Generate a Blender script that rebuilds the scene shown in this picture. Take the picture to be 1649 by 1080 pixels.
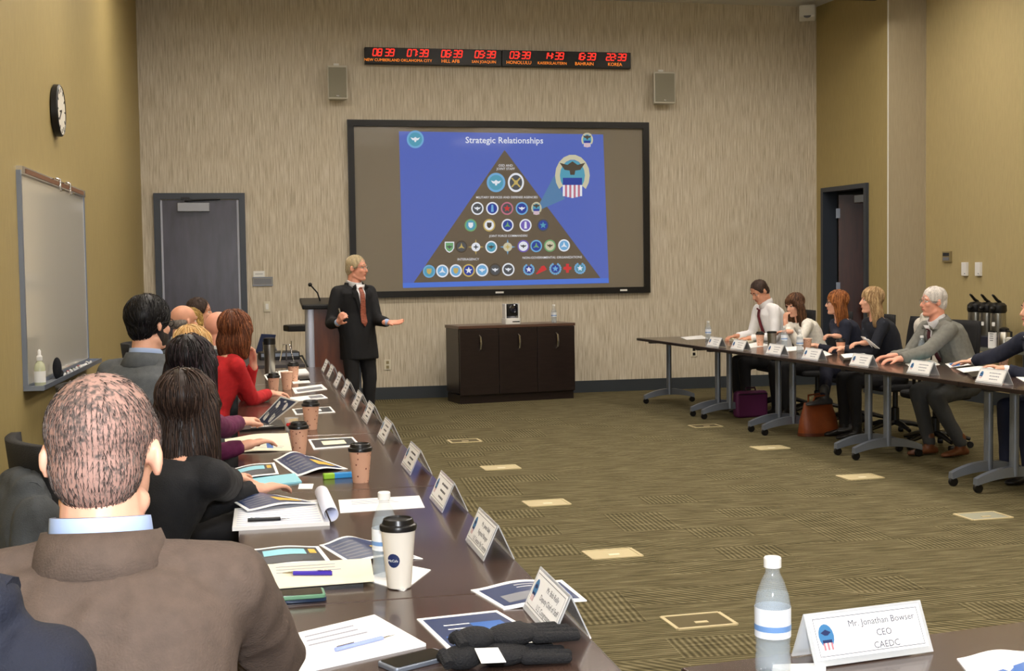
import bpy, bmesh, math, random
from mathutils import Vector, Matrix, noise
from mathutils.bvhtree import BVHTree
for o in list(bpy.data.objects): bpy.data.objects.remove(o)
C = bpy.context.scene.collection
rnd = random.Random(5)
R = math.radians

# ------------------------------------------------------------------ camera
CAM_H = 1.55
FPX = 2075.0
yaw, pitch, roll = R(12.0), R(-2.995), R(-0.819)
cf = Vector((math.sin(yaw)*math.cos(pitch), math.cos(yaw)*math.cos(pitch), math.sin(pitch)))
cr0 = Vector((math.cos(yaw), -math.sin(yaw), 0)); cu0 = cr0.cross(cf)
cr = cr0*math.cos(roll) + cu0*math.sin(roll); cu = cu0*math.cos(roll) - cr0*math.sin(roll)
CAM = Vector((0, 0, CAM_H))
cd = bpy.data.cameras.new('camera'); camo = bpy.data.objects.new('camera', cd); C.objects.link(camo)
cd.sensor_width = 36; cd.lens = 36*FPX/1649; cd.clip_end = 100
camo.matrix_world = Matrix(((cr.x, cu.x, -cf.x, 0), (cr.y, cu.y, -cf.y, 0), (cr.z, cu.z, -cf.z, CAM_H), (0, 0, 0, 1)))
bpy.context.scene.camera = camo
def ray(px, py): return cr*((px-824.5)/FPX) - cu*((py-540)/FPX) + cf
def PZ(px, py, z):                       # pixel -> point on the level z
    d = ray(px, py); return CAM + d*((z-CAM_H)/d.z)
def PY(px, py, y):                       # pixel -> point on the plane Y = y
    d = ray(px, py); return CAM + d*(y/d.y)
def PL(px, py, p, n):                    # pixel -> point on a vertical plane through p with normal n
    d = ray(px, py); return CAM + d*(((p-CAM).dot(n))/d.dot(n))

# ------------------------------------------------------------------ world and light
vs = bpy.context.scene.view_settings
vs.view_transform = 'Standard'; vs.look = 'None'; vs.gamma = 1; vs.use_curve_mapping = False
vs.exposure = 0.0
w = bpy.data.worlds.new('world'); bpy.context.scene.world = w; w.use_nodes = True
w.node_tree.nodes['Background'].inputs[0].default_value = (1, .95, .88, 1)
w.node_tree.nodes['Background'].inputs[1].default_value = .12
def area_light(name, loc, rot, size, sizey, power, col):
    l = bpy.data.lights.new(name, 'AREA'); l.shape = 'RECTANGLE'; l.size = size; l.size_y = sizey
    l.energy = power; l.color = col
    o = bpy.data.objects.new(name, l); C.objects.link(o); o.location = loc; o.rotation_euler = rot
    return o
# flash on the camera
fl = bpy.data.lights.new('camera_flash', 'AREA'); fl.shape = 'RECTANGLE'; fl.size = .16; fl.size_y = .1; fl.energy = 108; fl.color = (.93, .96, 1)
flo = bpy.data.objects.new('camera_flash', fl); C.objects.link(flo)
flo.matrix_world = camo.matrix_world.copy(); flo.location = Vector((.03, -.05, CAM_H+.22))

# ------------------------------------------------------------------ materials
def lin(c):
    def f(v):
        v /= 255.0
        return v/12.92 if v <= .04045 else ((v+.055)/1.055)**2.4
    return (f(c[0]), f(c[1]), f(c[2]), 1)
MATS = {}
def mat(name, col, rough=.6, metal=0, spec=.5, var=0, vscale=20, bump=0, bscale=200, coat=0, trans=0, ior=1.45, emit=0, vstretch=None, alpha=1, sheen=0):
    if name in MATS: return MATS[name]
    m = bpy.data.materials.new(name); m.use_nodes = True; nt = m.node_tree
    b = nt.nodes['Principled BSDF']
    c = lin(col)
    b.inputs['Base Color'].default_value = c; b.inputs['Roughness'].default_value = rough
    b.inputs['Metallic'].default_value = metal; b.inputs['Specular IOR Level'].default_value = spec
    b.inputs['IOR'].default_value = ior; b.inputs['Transmission Weight'].default_value = trans
    b.inputs['Coat Weight'].default_value = coat; b.inputs['Alpha'].default_value = alpha
    b.inputs['Coat Roughness'].default_value = .06
    b.inputs['Sheen Weight'].default_value = sheen
    if emit:
        b.inputs['Emission Color'].default_value = c; b.inputs['Emission Strength'].default_value = emit
    if var or bump:
        tc = nt.nodes.new('ShaderNodeTexCoord'); mp = nt.nodes.new('ShaderNodeMapping')
        nt.links.new(tc.outputs['Object'], mp.inputs[0])
        if vstretch: mp.inputs['Scale'].default_value = vstretch
    if var:
        n = nt.nodes.new('ShaderNodeTexNoise'); n.inputs['Scale'].default_value = vscale; n.inputs['Detail'].default_value = 4
        nt.links.new(mp.outputs[0], n.inputs[0])
        r = nt.nodes.new('ShaderNodeValToRGB')
        r.color_ramp.elements[0].position = .3; r.color_ramp.elements[1].position = .7
        r.color_ramp.elements[0].color = (c[0]*(1-var), c[1]*(1-var), c[2]*(1-var), 1)
        r.color_ramp.elements[1].color = (min(1, c[0]*(1+var)), min(1, c[1]*(1+var)), min(1, c[2]*(1+var)), 1)
        nt.links.new(n.outputs[0], r.inputs[0]); nt.links.new(r.outputs[0], b.inputs['Base Color'])
    if bump:
        n2 = nt.nodes.new('ShaderNodeTexNoise'); n2.inputs['Scale'].default_value = bscale; n2.inputs['Detail'].default_value = 3
        nt.links.new(mp.outputs[0], n2.inputs[0])
        bp = nt.nodes.new('ShaderNodeBump'); bp.inputs['Strength'].default_value = bump; bp.inputs['Distance'].default_value = .01
        nt.links.new(n2.outputs[0], bp.inputs['Height']); nt.links.new(bp.outputs[0], b.inputs['Normal'])
    MATS[name] = m
    return m
def emis(name, col, s=1.0):
    if name in MATS: return MATS[name]
    m = mat(name, col, .7, emit=s); m.node_tree.nodes['Principled BSDF'].inputs['Base Color'].default_value = (.02, .02, .02, 1)
    m.node_tree.nodes['Principled BSDF'].inputs['Specular IOR Level'].default_value = .1
    return m

# ------------------------------------------------------------------ mesh helpers
class MB:
    def __init__(s): s.v = []; s.f = []; s.m = []; s.mi = 0
    def add(s, vs_, fs): 
        n = len(s.v); s.v += [tuple(v) for v in vs_]; s.f += [tuple(i+n for i in f) for f in fs]; s.m += [s.mi]*len(fs)
    def box(s, c, sz, rot=None, taper=1):
        x, y, z = sz[0]/2, sz[1]/2, sz[2]/2; c = Vector(c)
        vs_ = [Vector((a*x*(taper if k > 0 else 1), b*y*(taper if k > 0 else 1), k*z)) for k in (-1, 1) for b in (-1, 1) for a in (-1, 1)]
        if rot is not None: vs_ = [rot @ v for v in vs_]
        s.add([v+c for v in vs_], [(0, 2, 3, 1), (4, 5, 7, 6), (0, 1, 5, 4), (2, 6, 7, 3), (0, 4, 6, 2), (1, 3, 7, 5)])
    def rbox(s, c, sz, r=.01, rot=None, seg=3):      # rounded in plan, vertical prism
        x, y, z = sz[0]/2, sz[1]/2, sz[2]/2; r = min(r, x, y); pts = []
        for (sx, sy, a0) in ((1, 1, 0), (-1, 1, 90), (-1, -1, 180), (1, -1, 270)):
            for k in range(seg+1):
                a = R(a0+90*k/seg); pts.append((sx*(x-r)+r*math.cos(a), sy*(y-r)+r*math.sin(a)))
        s.prism(pts, -z, z, c, rot)
    def prism(s, pts, z0, z1, c=(0, 0, 0), rot=None):
        n = len(pts); c = Vector(c)
        vs_ = [Vector((p[0], p[1], z0)) for p in pts]+[Vector((p[0], p[1], z1)) for p in pts]
        if rot is not None: vs_ = [rot @ v for v in vs_]
        s.add([v+c for v in vs_], [tuple(range(n-1, -1, -1)), tuple(range(n, 2*n))]+[(i, (i+1) % n, n+(i+1) % n, n+i) for i in range(n)])
    def lathe(s, prof, c=(0, 0, 0), n=24, rot=None, cap=True):
        c = Vector(c); vs_ = []
        for (r, z) in prof:
            for k in range(n):
                a = 2*math.pi*k/n; v = Vector((r*math.cos(a), r*math.sin(a), z)); vs_.append((rot @ v if rot is not None else v)+c)
        fs = [(i*n+k, i*n+(k+1) % n, (i+1)*n+(k+1) % n, (i+1)*n+k) for i in range(len(prof)-1) for k in range(n)]
        if cap:
            fs.append(tuple(range(n-1, -1, -1))); fs.append(tuple((len(prof)-1)*n+k for k in range(n)))
        s.add(vs_, fs)
    def tube(s, path, rad, n=8, flat=1, up=None):
        path = [Vector(p) for p in path]; m = len(path)
        rads = rad if isinstance(rad, (list, tuple)) else [rad]*m
        prev = None; vs_ = []
        for i, p in enumerate(path):
            t = (path[min(i+1, m-1)]-path[max(i-1, 0)]).normalized()
            if prev is None:
                a = Vector(up) if up else (Vector((0, 0, 1)) if abs(t.z) < .9 else Vector((1, 0, 0)))
            else: a = prev
            u = (a-t*a.dot(t)).normalized(); prev = u; v = t.cross(u)
            for k in range(n):
                an = 2*math.pi*k/n; vs_.append(p+(u*math.cos(an)*flat+v*math.sin(an))*rads[i])
        fs = [(i*n+k, i*n+(k+1) % n, (i+1)*n+(k+1) % n, (i+1)*n+k) for i in range(m-1) for k in range(n)]
        fs.append(tuple(range(n-1, -1, -1))); fs.append(tuple((m-1)*n+k for k in range(n)))
        s.add(vs_, fs)
    def grid(s, fn, nu, nv, th=0):       # fn(u,v)->point ; th>0 gives thickness downwards
        vs_ = [Vector(fn(i/nu, j/nv)) for j in range(nv+1) for i in range(nu+1)]
        fs = [(j*(nu+1)+i, j*(nu+1)+i+1, (j+1)*(nu+1)+i+1, (j+1)*(nu+1)+i) for j in range(nv) for i in range(nu)]
        if th:
            n = len(vs_); vs_ += [v-Vector((0, 0, th)) for v in vs_]
            fs += [tuple(n+i for i in reversed(f)) for f in fs[:]]
            bd = [i for i in range(nu+1)]+[j*(nu+1)+nu for j in range(1, nv+1)]+[nv*(nu+1)+i for i in range(nu-1, -1, -1)]+[j*(nu+1) for j in range(nv-1, 0, -1)]
            fs += [(bd[(k+1) % len(bd)], bd[k], n+bd[k], n+bd[(k+1) % len(bd)]) for k in range(len(bd))]
        s.add(vs_, fs)
    def ell(s, c, r, rot=None, nu=16, nv=10):
        c = Vector(c); vs_ = []
        for j in range(1, nv):
            t = math.pi*j/nv
            for k in range(nu):
                a = 2*math.pi*k/nu; v = Vector((r[0]*math.sin(t)*math.cos(a), r[1]*math.sin(t)*math.sin(a), r[2]*math.cos(t))); vs_.append((rot @ v if rot is not None else v)+c)
        for sg in (1, -1):
            v = Vector((0, 0, sg*r[2])); vs_.append((rot @ v if rot is not None else v)+c)
        a, b = len(vs_)-2, len(vs_)-1
        fs = [(j*nu+k, (j+1)*nu+k, (j+1)*nu+(k+1) % nu, j*nu+(k+1) % nu) for j in range(nv-2) for k in range(nu)]
        fs += [(a, k, (k+1) % nu) for k in range(nu)]+[(b, (nv-2)*nu+(k+1) % nu, (nv-2)*nu+k) for k in range(nu)]
        s.add(vs_, fs)
    def cap(s, p0, p1, r0, r1, n=12):    # tapered capsule
        p0, p1 = Vector(p0), Vector(p1); t = p1-p0; L = t.length
        if L < 1e-5: return s.ell(p0, (r0, r0, r0))
        q = t.to_track_quat('Z', 'Y').to_matrix(); prof = []
        for k in range(1, 5): a = R(90*k/4-90); prof.append((r0*math.cos(a)+1e-4, r0*math.sin(a)))
        for k in range(0, 4): a = R(90*k/4); prof.append((r1*math.cos(a)+1e-4, L+r1*math.sin(a)))
        s.lathe(prof, p0, n, q)
    def rings(s, rs, n=20):              # rs: (center, lateral, depthvec) -> closed loft
        vs_ = []
        for (c, a, b) in rs:
            for k in range(n):
                t = 2*math.pi*k/n; ct, st = math.cos(t), math.sin(t); e = .86
                vs_.append(Vector(c)+Vector(a)*(abs(ct)**e*(1 if ct > 0 else -1))+Vector(b)*(abs(st)**e*(1 if st > 0 else -1)))
        m = len(rs)
        fs = [(i*n+k, i*n+(k+1) % n, (i+1)*n+(k+1) % n, (i+1)*n+k) for i in range(m-1) for k in range(n)]
        fs.append(tuple(range(n-1, -1, -1))); fs.append(tuple((m-1)*n+k for k in range(n)))
        s.add(vs_, fs)
    def text(s, string, size, M, align='CENTER', bold=0):
        cu_ = bpy.data.curves.new('t', 'FONT'); cu_.body = string; cu_.size = size; cu_.align_x = align; cu_.align_y = 'CENTER'; cu_.offset = bold
        cu_.resolution_u = 2
        o = bpy.data.objects.new('t', cu_); C.objects.link(o)
        me = bpy.data.meshes.new_from_object(o.evaluated_get(bpy.context.evaluated_depsgraph_get()))
        s.add([M @ v.co for v in me.vertices], [tuple(p.vertices) for p in me.polygons])
        bpy.data.objects.remove(o); bpy.data.curves.remove(cu_); bpy.data.meshes.remove(me)
def tomesh(mb, mats, smooth=None):
    me = bpy.data.meshes.new('m'); me.from_pydata(mb.v, [], mb.f)
    for m in (mats if isinstance(mats, (list, tuple)) else [mats]): me.materials.append(m)
    if len(me.materials) > 1: me.polygons.foreach_set('material_index', mb.m)
    if smooth:
        me.polygons.foreach_set('use_smooth', [True]*len(me.polygons)); me.set_sharp_from_angle(angle=R(smooth))
    me.update(); return me
def obj(name, mb, mats, parent=None, smooth=35, bevel=0):
    me = mb if isinstance(mb, bpy.types.Mesh) else tomesh(mb, mats, smooth)
    o = bpy.data.objects.new(name, me); me.name = name; C.objects.link(o)
    if parent is not None: o.parent = parent
    if bevel:
        b = o.modifiers.new('bevel', 'BEVEL'); b.width = bevel; b.segments = 2; b.limit_method = 'ANGLE'
    return o
def tag(o, label, cat, group=None):
    o['label'] = label; o['category'] = cat
    if group: o['group'] = group
    return o
def thing(name, label, cat, loc=(0, 0, 0), rz=0, group=None):
    o = bpy.data.objects.new(name, None); C.objects.link(o); o.location = loc; o.rotation_euler = (0, 0, rz); o.empty_display_size = .1
    return tag(o, label, cat, group)
def struct(name, mb, m, smooth=None):
    o = obj(name, mb, m, None, smooth); o['kind'] = 'structure'; return o
def copy_tree(o, loc, rz, label):
    c = o.copy(); C.objects.link(c); c.location = loc; c.rotation_euler = (0, 0, rz); c['label'] = label
    for ch in o.children:
        d = ch.copy(); C.objects.link(d); d.parent = c
        for g in ch.children:
            e = g.copy(); C.objects.link(e); e.parent = d
    return c
def one(name, fn, m, label, cat, loc=(0, 0, 0), rz=0, group=None, smooth=35, bevel=0):   # a thing that is one mesh
    b = MB(); fn(b); o = obj(name, b, m, None, smooth, bevel); o.location = loc; o.rotation_euler = (0, 0, rz)
    return tag(o, label, cat, group)
def part(name, fn, m, parent, smooth=35, bevel=0):
    b = MB(); fn(b); return obj(name, b, m, parent, smooth, bevel)
# ------------------------------------------------------------------ surface materials
def wall_front_mat():
    m = bpy.data.materials.new('streaked_wallpaper'); m.use_nodes = True; nt = m.node_tree; b = nt.nodes['Principled BSDF']
    tc = nt.nodes.new('ShaderNodeTexCoord'); mp = nt.nodes.new('ShaderNodeMapping'); mp.inputs['Scale'].default_value = (38, 38, 1.6)
    nt.links.new(tc.outputs['Object'], mp.inputs[0])
    n = nt.nodes.new('ShaderNodeTexNoise'); n.inputs['Scale'].default_value = 2.2; n.inputs['Detail'].default_value = 5; n.inputs['Roughness'].default_value = .6
    nt.links.new(mp.outputs[0], n.inputs[0])
    r = nt.nodes.new('ShaderNodeValToRGB'); e = r.color_ramp.elements
    e[0].position = .3; e[0].color = lin((158, 147, 126)); e[1].position = .64; e[1].color = lin((214, 206, 190))
    x = e.new(.47); x.color = lin((192, 181, 160))
    nt.links.new(n.outputs[0], r.inputs[0]); nt.links.new(r.outputs[0], b.inputs['Base Color'])
    bp = nt.nodes.new('ShaderNodeBump'); bp.inputs['Strength'].default_value = .25; bp.inputs['Distance'].default_value = .01
    nt.links.new(n.outputs[0], bp.inputs['Height']); nt.links.new(bp.outputs[0], b.inputs['Normal'])
    b.inputs['Roughness'].default_value = .55
    return m
def carpet_mat():
    m = bpy.data.materials.new('patterned_carpet'); m.use_nodes = True; nt = m.node_tree; b = nt.nodes['Principled BSDF']
    N = nt.nodes.new; L = nt.links.new
    tc = N('ShaderNodeTexCoord')
    def mapn(scale, rot=0):
        q = N('ShaderNodeMapping'); q.inputs['Scale'].default_value = scale; q.inputs['Rotation'].default_value = (0, 0, rot); L(tc.outputs['Object'], q.inputs[0]); return q
    base = N('ShaderNodeMapping'); base.inputs['Rotation'].default_value = (0, 0, R(3)); L(tc.outputs['Object'], base.inputs[0])
    # tile index -> random value
    sc = N('ShaderNodeVectorMath'); sc.operation = 'MULTIPLY'; sc.inputs[1].default_value = (1/.36, 1/.27, 0); L(base.outputs[0], sc.inputs[0])
    fl_ = N('ShaderNodeVectorMath'); fl_.operation = 'FLOOR'; L(sc.outputs[0], fl_.inputs[0])
    wn = N('ShaderNodeTexWhiteNoise'); wn.noise_dimensions = '2D'; L(fl_.outputs[0], wn.inputs['Vector'])
    w1 = N('ShaderNodeTexWave'); w1.wave_type = 'BANDS'; w1.bands_direction = 'X'; w1.inputs['Scale'].default_value = 11; w1.inputs['Distortion'].default_value = 1.2; w1.inputs['Detail Scale'].default_value = 1
    w2 = N('ShaderNodeTexWave'); w2.wave_type = 'BANDS'; w2.bands_direction = 'Y'; w2.inputs['Scale'].default_value = 13; w2.inputs['Distortion'].default_value = 2.5
    w3 = N('ShaderNodeTexWave'); w3.wave_type = 'BANDS'; w3.bands_direction = 'DIAGONAL'; w3.inputs['Scale'].default_value = 12; w3.inputs['Distortion'].default_value = .8
    for q in (w1, w2, w3): L(base.outputs[0], q.inputs[0])
    g1 = N('ShaderNodeMath'); g1.operation = 'GREATER_THAN'; g1.inputs[1].default_value = .45; L(wn.outputs['Value'], g1.inputs[0])
    g2 = N('ShaderNodeMath'); g2.operation = 'GREATER_THAN'; g2.inputs[1].default_value = .68; L(wn.outputs['Value'], g2.inputs[0])
    m1 = N('ShaderNodeMix'); m1.data_type = 'FLOAT'; L(g1.outputs[0], m1.inputs[0]); L(w2.outputs['Fac'], m1.inputs[2]); L(w1.outputs['Fac'], m1.inputs[3])
    m2 = N('ShaderNodeMix'); m2.data_type = 'FLOAT'; L(g2.outputs[0], m2.inputs[0]); L(m1.outputs[0], m2.inputs[2]); L(w3.outputs['Fac'], m2.inputs[3])
    # long thin streaks break the bands up
    st = mapn((2.2, 15, 1), R(-14)); sn = N('ShaderNodeTexNoise'); sn.inputs['Scale'].default_value = 2; sn.inputs['Detail'].default_value = 4; L(st.outputs[0], sn.inputs[0])
    fib = N('ShaderNodeTexNoise'); fib.inputs['Scale'].default_value = 420; L(tc.outputs['Object'], fib.inputs[0])
    a1 = N('ShaderNodeMath'); a1.operation = 'MULTIPLY_ADD'; a1.inputs[1].default_value = .3; L(m2.outputs[0], a1.inputs[0])
    a0 = N('ShaderNodeMath'); a0.operation = 'MULTIPLY'; a0.inputs[1].default_value = .7; L(sn.outputs[0], a0.inputs[0]); L(a0.outputs[0], a1.inputs[2])
    a2 = N('ShaderNodeMath'); a2.operation = 'MULTIPLY_ADD'; a2.inputs[1].default_value = .35; L(fib.outputs[0], a2.inputs[0]); L(a1.outputs[0], a2.inputs[2])
    r = N('ShaderNodeValToRGB'); e = r.color_ramp.elements
    e[0].position = .4; e[0].color = lin((52, 48, 32)); e[1].position = .95; e[1].color = lin((132, 123, 96))
    x = e.new(.66); x.color = lin((90, 83, 58))
    L(a2.outputs[0], r.inputs[0]); L(r.outputs[0], b.inputs['Base Color'])
    bp = N('ShaderNodeBump'); bp.inputs['Strength'].default_value = .5; bp.inputs['Distance'].default_value = .004
    L(a2.outputs[0], bp.inputs['Height']); L(bp.outputs[0], b.inputs['Normal'])
    b.inputs['Roughness'].default_value = .95; b.inputs['Specular IOR Level'].default_value = .1
    return m
M_wf = wall_front_mat(); M_carpet = carpet_mat()
M_gold = mat('olive_gold_wallcovering', (164, 147, 98), .55, var=.1, vscale=6, bump=.15, bscale=5, vstretch=(30, 30, 1.2))
M_gold2 = mat('olive_wallcovering_light', (176, 160, 116), .55, var=.08, vscale=6, bump=.15, bscale=5, vstretch=(30, 30, 1.2))
M_greywall = mat('greige_wallcovering', (164, 152, 128), .55, var=.08, vscale=6, bump=.15, bscale=5, vstretch=(30, 30, 1.2))
M_ceil = mat('ceiling_tile', (215, 215, 212), .8)
M_base = mat('dark_vinyl_base', (48, 54, 60), .5)
M_black = mat('black_plastic', (14, 14, 16), .4)
M_satinblack = mat('black_satin_frame', (10, 10, 12), .35)
M_white = mat('white_plastic', (228, 228, 226), .4)
M_chrome = mat('polished_chrome', (215, 215, 218), .18, 1)
M_steel = mat('brushed_steel', (170, 168, 160), .3, 1)
M_alu = mat('silver_painted_steel', (128, 136, 150), .38, .55)
M_paper = mat('white_paper', (240, 240, 240), .65)
M_cream = mat('cream_paper', (238, 230, 205), .65)
M_navy = mat('navy_print', (28, 48, 92), .35)
M_navy2 = mat('charcoal_print', (38, 42, 52), .35)
M_blue = mat('blue_print', (38, 98, 178), .35)
M_ltblue = mat('pale_blue_card', (140, 205, 222), .5)
M_grey = mat('grey_print', (120, 122, 130), .5)
M_yellow = mat('yellow_print', (214, 176, 60), .5)

# ------------------------------------------------------------------ shell
D = PZ(985, 630, 0).y
XL = PY(227, 300, D).x; XR = PY(1315, 300, D).x
CEIL = PY(1270, 10, D).z
dR = Vector((.073, -1, 0)).normalized(); nR = Vector((-1, -.073, 0)).normalized()     # right wall direction (towards camera), normal
dL = Vector((-.035, -1, 0)).normalized(); nL = Vector((1, -.035, 0)).normalized()
cR = Vector((XR, D, 0)); cL = Vector((XL, D, 0))
def WF(px, py, off=0): return PY(px, py, D-off)
def WR(px, py): return PL(px, py, cR, nR)
def WL(px, py, off=0): return PL(px, py, cL+nL*off, nL)
def quad_wall(name, a, b, z0, z1, m, holes=None):
    mb = MB(); a = Vector(a); b = Vector(b); L = (b-a).length; u = (b-a).normalized()
    zs = [z0, z1]; xs = [0, L]
    if holes:
        xs = [0, holes[0], holes[1], L]; zs = [z0, holes[2], z1] if holes[2] < z1 else [z0, z1]
    for i in range(len(xs)-1):
        for j in range(len(zs)-1):
            if holes and i == 1 and j == 0: continue
            p = [a+u*xs[i], a+u*xs[i+1]]
            mb.add([(p[0].x, p[0].y, zs[j]), (p[1].x, p[1].y, zs[j]), (p[1].x, p[1].y, zs[j+1]), (p[0].x, p[0].y, zs[j+1])], [(0, 1, 2, 3)])
    return struct(name, mb, m)
mb = MB(); mb.add([(-6, -4, 0), (13, -4, 0), (13, D+.2, 0), (-6, D+.2, 0)], [(0, 1, 2, 3)]); struct('floor', mb, M_carpet)
mb = MB(); mb.add([(-6, -4, CEIL), (13, -4, CEIL), (13, D+.2, CEIL), (-6, D+.2, CEIL)], [(0, 3, 2, 1)]); struct('ceiling', mb, M_ceil)
quad_wall('wall_front', (XL, D, 0), (XR, D, 0), 0, CEIL, M_wf)
quad_wall('wall_left', cL+dL*20, cL, 0, CEIL, M_gold)
# right wall with an open door and a jog
eA = WR(1430, 400); eA.z = 0
jB = PY(1490, 400, eA.y); jB.z = 0
dj0, dj1 = WR(1326, 305), WR(1399, 292)
hA = (Vector((dj0.x, dj0.y, 0))-cR).length; hB = (Vector((dj1.x, dj1.y, 0))-cR).length
DOORZ = (dj0.z+dj1.z)/2
quad_wall('wall_right', cR, eA, 0, CEIL, M_gold, (hA, hB, DOORZ))
quad_wall('wall_right_return', eA, jB, 0, CEIL, M_greywall)
quad_wall('wall_right_near', jB, jB+dR*17, 0, CEIL, M_gold2)
quad_wall('wall_back', (-6, -3.9, 0), (13, -3.9, 0), 0, CEIL, M_gold)
def baseboard(name, a, b, n):
    mb = MB(); a = Vector(a); b = Vector(b); h = .145
    q = [a, b, b+n*.012, a+n*.012]
    mb.prism([(p.x, p.y) for p in q], .0, h); return struct(name, mb, M_base)
doorL0 = WF(247, 311); doorL1 = WF(394, 311)
baseboard('baseboard_front', (doorL1.x, D, 0), (XR, D, 0), Vector((0, -1, 0)))
baseboard('baseboard_front_corner', (XL, D, 0), (doorL0.x, D, 0), Vector((0, -1, 0)))
baseboard('baseboard_left', cL, cL+dL*18, nL)
baseboard('baseboard_right', cR+dR*hB, eA, nR)
baseboard('baseboard_right_near', jB, jB+dR*14, nR)
for i, (a, hh) in enumerate(((eA, M_white), (jB, M_greywall))):
    mb = MB(); mb.box((a.x-.004, a.y-.004, CEIL/2), (.012, .012, CEIL)); struct('trim_%d' % (i+1), mb, hh)

# door in the front wall
M_door = mat('dark_stained_door', (66, 64, 76), .28, var=.25, vscale=3, vstretch=(4, 4, .8), bump=.04, bscale=12)
M_frame = mat('dark_steel_frame', (52, 58, 68), .35)
def door_front():
    x0, x1, zt = doorL0.x, doorL1.x, (doorL0.z+doorL1.z)/2
    fw = .07; mb = MB()
    mb.box((x0+fw/2, D-.02, zt/2), (fw, .06, zt)); mb.box((x1-fw/2, D-.02, zt/2), (fw, .06, zt)); mb.box(((x0+x1)/2, D-.02, zt-fw/2), (x1-x0-2*fw, .06, fw))
    root = struct('door_1', mb, M_frame)
    part('door_leaf', lambda b: b.box(((x0+x1)/2, D-.008, (zt-fw)/2), (x1-x0-2*fw-.05, .03, zt-fw-.02)), M_door, root, None)
    for xx in (x0+fw+.014, x1-fw-.014):
        part('edge_strip', lambda b: b.box((xx, D-.018, (zt-fw)/2), (.022, .03, zt-fw-.02)), mat('pale_door_edge', (176, 180, 196), .4), root, None)
    p = WF(312, 334)
    part('closer_cover', lambda b: b.box((p.x, D-.06, p.z), (.36, .06, .1)), mat('satin_aluminium', (150, 152, 158), .4, .5), root, None, .006)
    part('closer_arm', lambda b: (b.tube([(p.x-.1, D-.06, p.z+.075), (p.x+.3, D-.05, p.z+.095)], .012), b.box((p.x-.09, D-.05, p.z+.1), (.1, .04, .03))), M_black, root)
    part('lever_handle', lambda b: (b.lathe([(.03, 0), (.03, .02)], (x1-.19, D-.03, 1.0), 16, Matrix.Rotation(R(90), 3, 'X')), b.box((x1-.24, D-.08, 1.0), (.13, .018, .022)), b.box((x1-.19, D-.055, 1.0), (.02, .05, .02))), M_steel, root)
door_front()
# open door in the right wall
def door_right():
    a = cR+dR*hA; b_ = cR+dR*hB; zt = DOORZ; fw = .055; mb = MB(); out = -nR
    ang = math.atan2(dR.y, dR.x); Q = Matrix.Rotation(ang, 3, 'Z')
    L = hB-hA
    for s_ in (fw/2, L-fw/2): mb.box(a+dR*s_+out*.06+Vector((0, 0, zt/2)), (fw, .2, zt), Q)
    mb.box(a+dR*(L/2)+out*.06+Vector((0, 0, zt-fw/2)), (L-2*fw, .2, fw), Q)
    root = struct('door_2', mb, M_frame)
    M_leaf = mat('red_brown_door', (62, 30, 20), .3, var=.25, vscale=4, vstretch=(5, 5, .7))
    th = R(62); hd = Vector((dR.x*math.cos(th)+out.x*math.sin(th), dR.y*math.cos(th)+out.y*math.sin(th), 0)); LW = L-2*fw-.02
    h0 = a+dR*(fw+.02)+out*.17; Q2 = Matrix.Rotation(math.atan2(hd.y, hd.x), 3, 'Z')
    lf = part('door_leaf', lambda b: b.box(h0+hd*(LW/2)+Vector((0, 0, zt/2-.04)), (LW, .045, zt-.1), Q2), M_leaf, root, None)
    for z in (.3, zt*.5, zt-.32):
        part('hinge', lambda b: b.box(h0+hd*.02-out*.03+Vector((0, 0, z)), (.05, .07, .12), Q2), M_alu, lf)
    part('lever_handle', lambda b: (b.box(h0+hd*(LW-.08)-out*.05+Vector((0, 0, 1.02)), (.14, .02, .03), Q2), b.box(h0+hd*(LW-.04)-out*.03+Vector((0, 0, 1.02)), (.05, .06, .05), Q2)), M_steel, lf)
    part('door_closer', lambda b: b.box(a+dR*(L*.72)+out*.1+Vector((0, 0, zt-.17)), (.28, .07, .09), Q), M_alu, root, None, .005)
    part('push_rail', lambda b: b.tube([b_+out*.02-dR*.07+Vector((0, 0, .2)), b_+out*.02-dR*.07+Vector((0, 0, zt-.1))], .012), M_steel, root)
    # short corridor beyond the doorway
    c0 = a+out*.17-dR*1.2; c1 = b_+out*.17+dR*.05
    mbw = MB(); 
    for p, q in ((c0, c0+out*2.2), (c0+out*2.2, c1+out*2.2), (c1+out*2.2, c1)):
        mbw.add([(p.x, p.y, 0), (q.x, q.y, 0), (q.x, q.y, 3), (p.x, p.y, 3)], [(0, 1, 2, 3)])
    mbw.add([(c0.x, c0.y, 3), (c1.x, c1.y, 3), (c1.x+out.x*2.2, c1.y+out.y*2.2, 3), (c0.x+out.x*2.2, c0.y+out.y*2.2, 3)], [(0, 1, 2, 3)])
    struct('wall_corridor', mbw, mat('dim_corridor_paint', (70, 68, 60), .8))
door_right()

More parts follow.
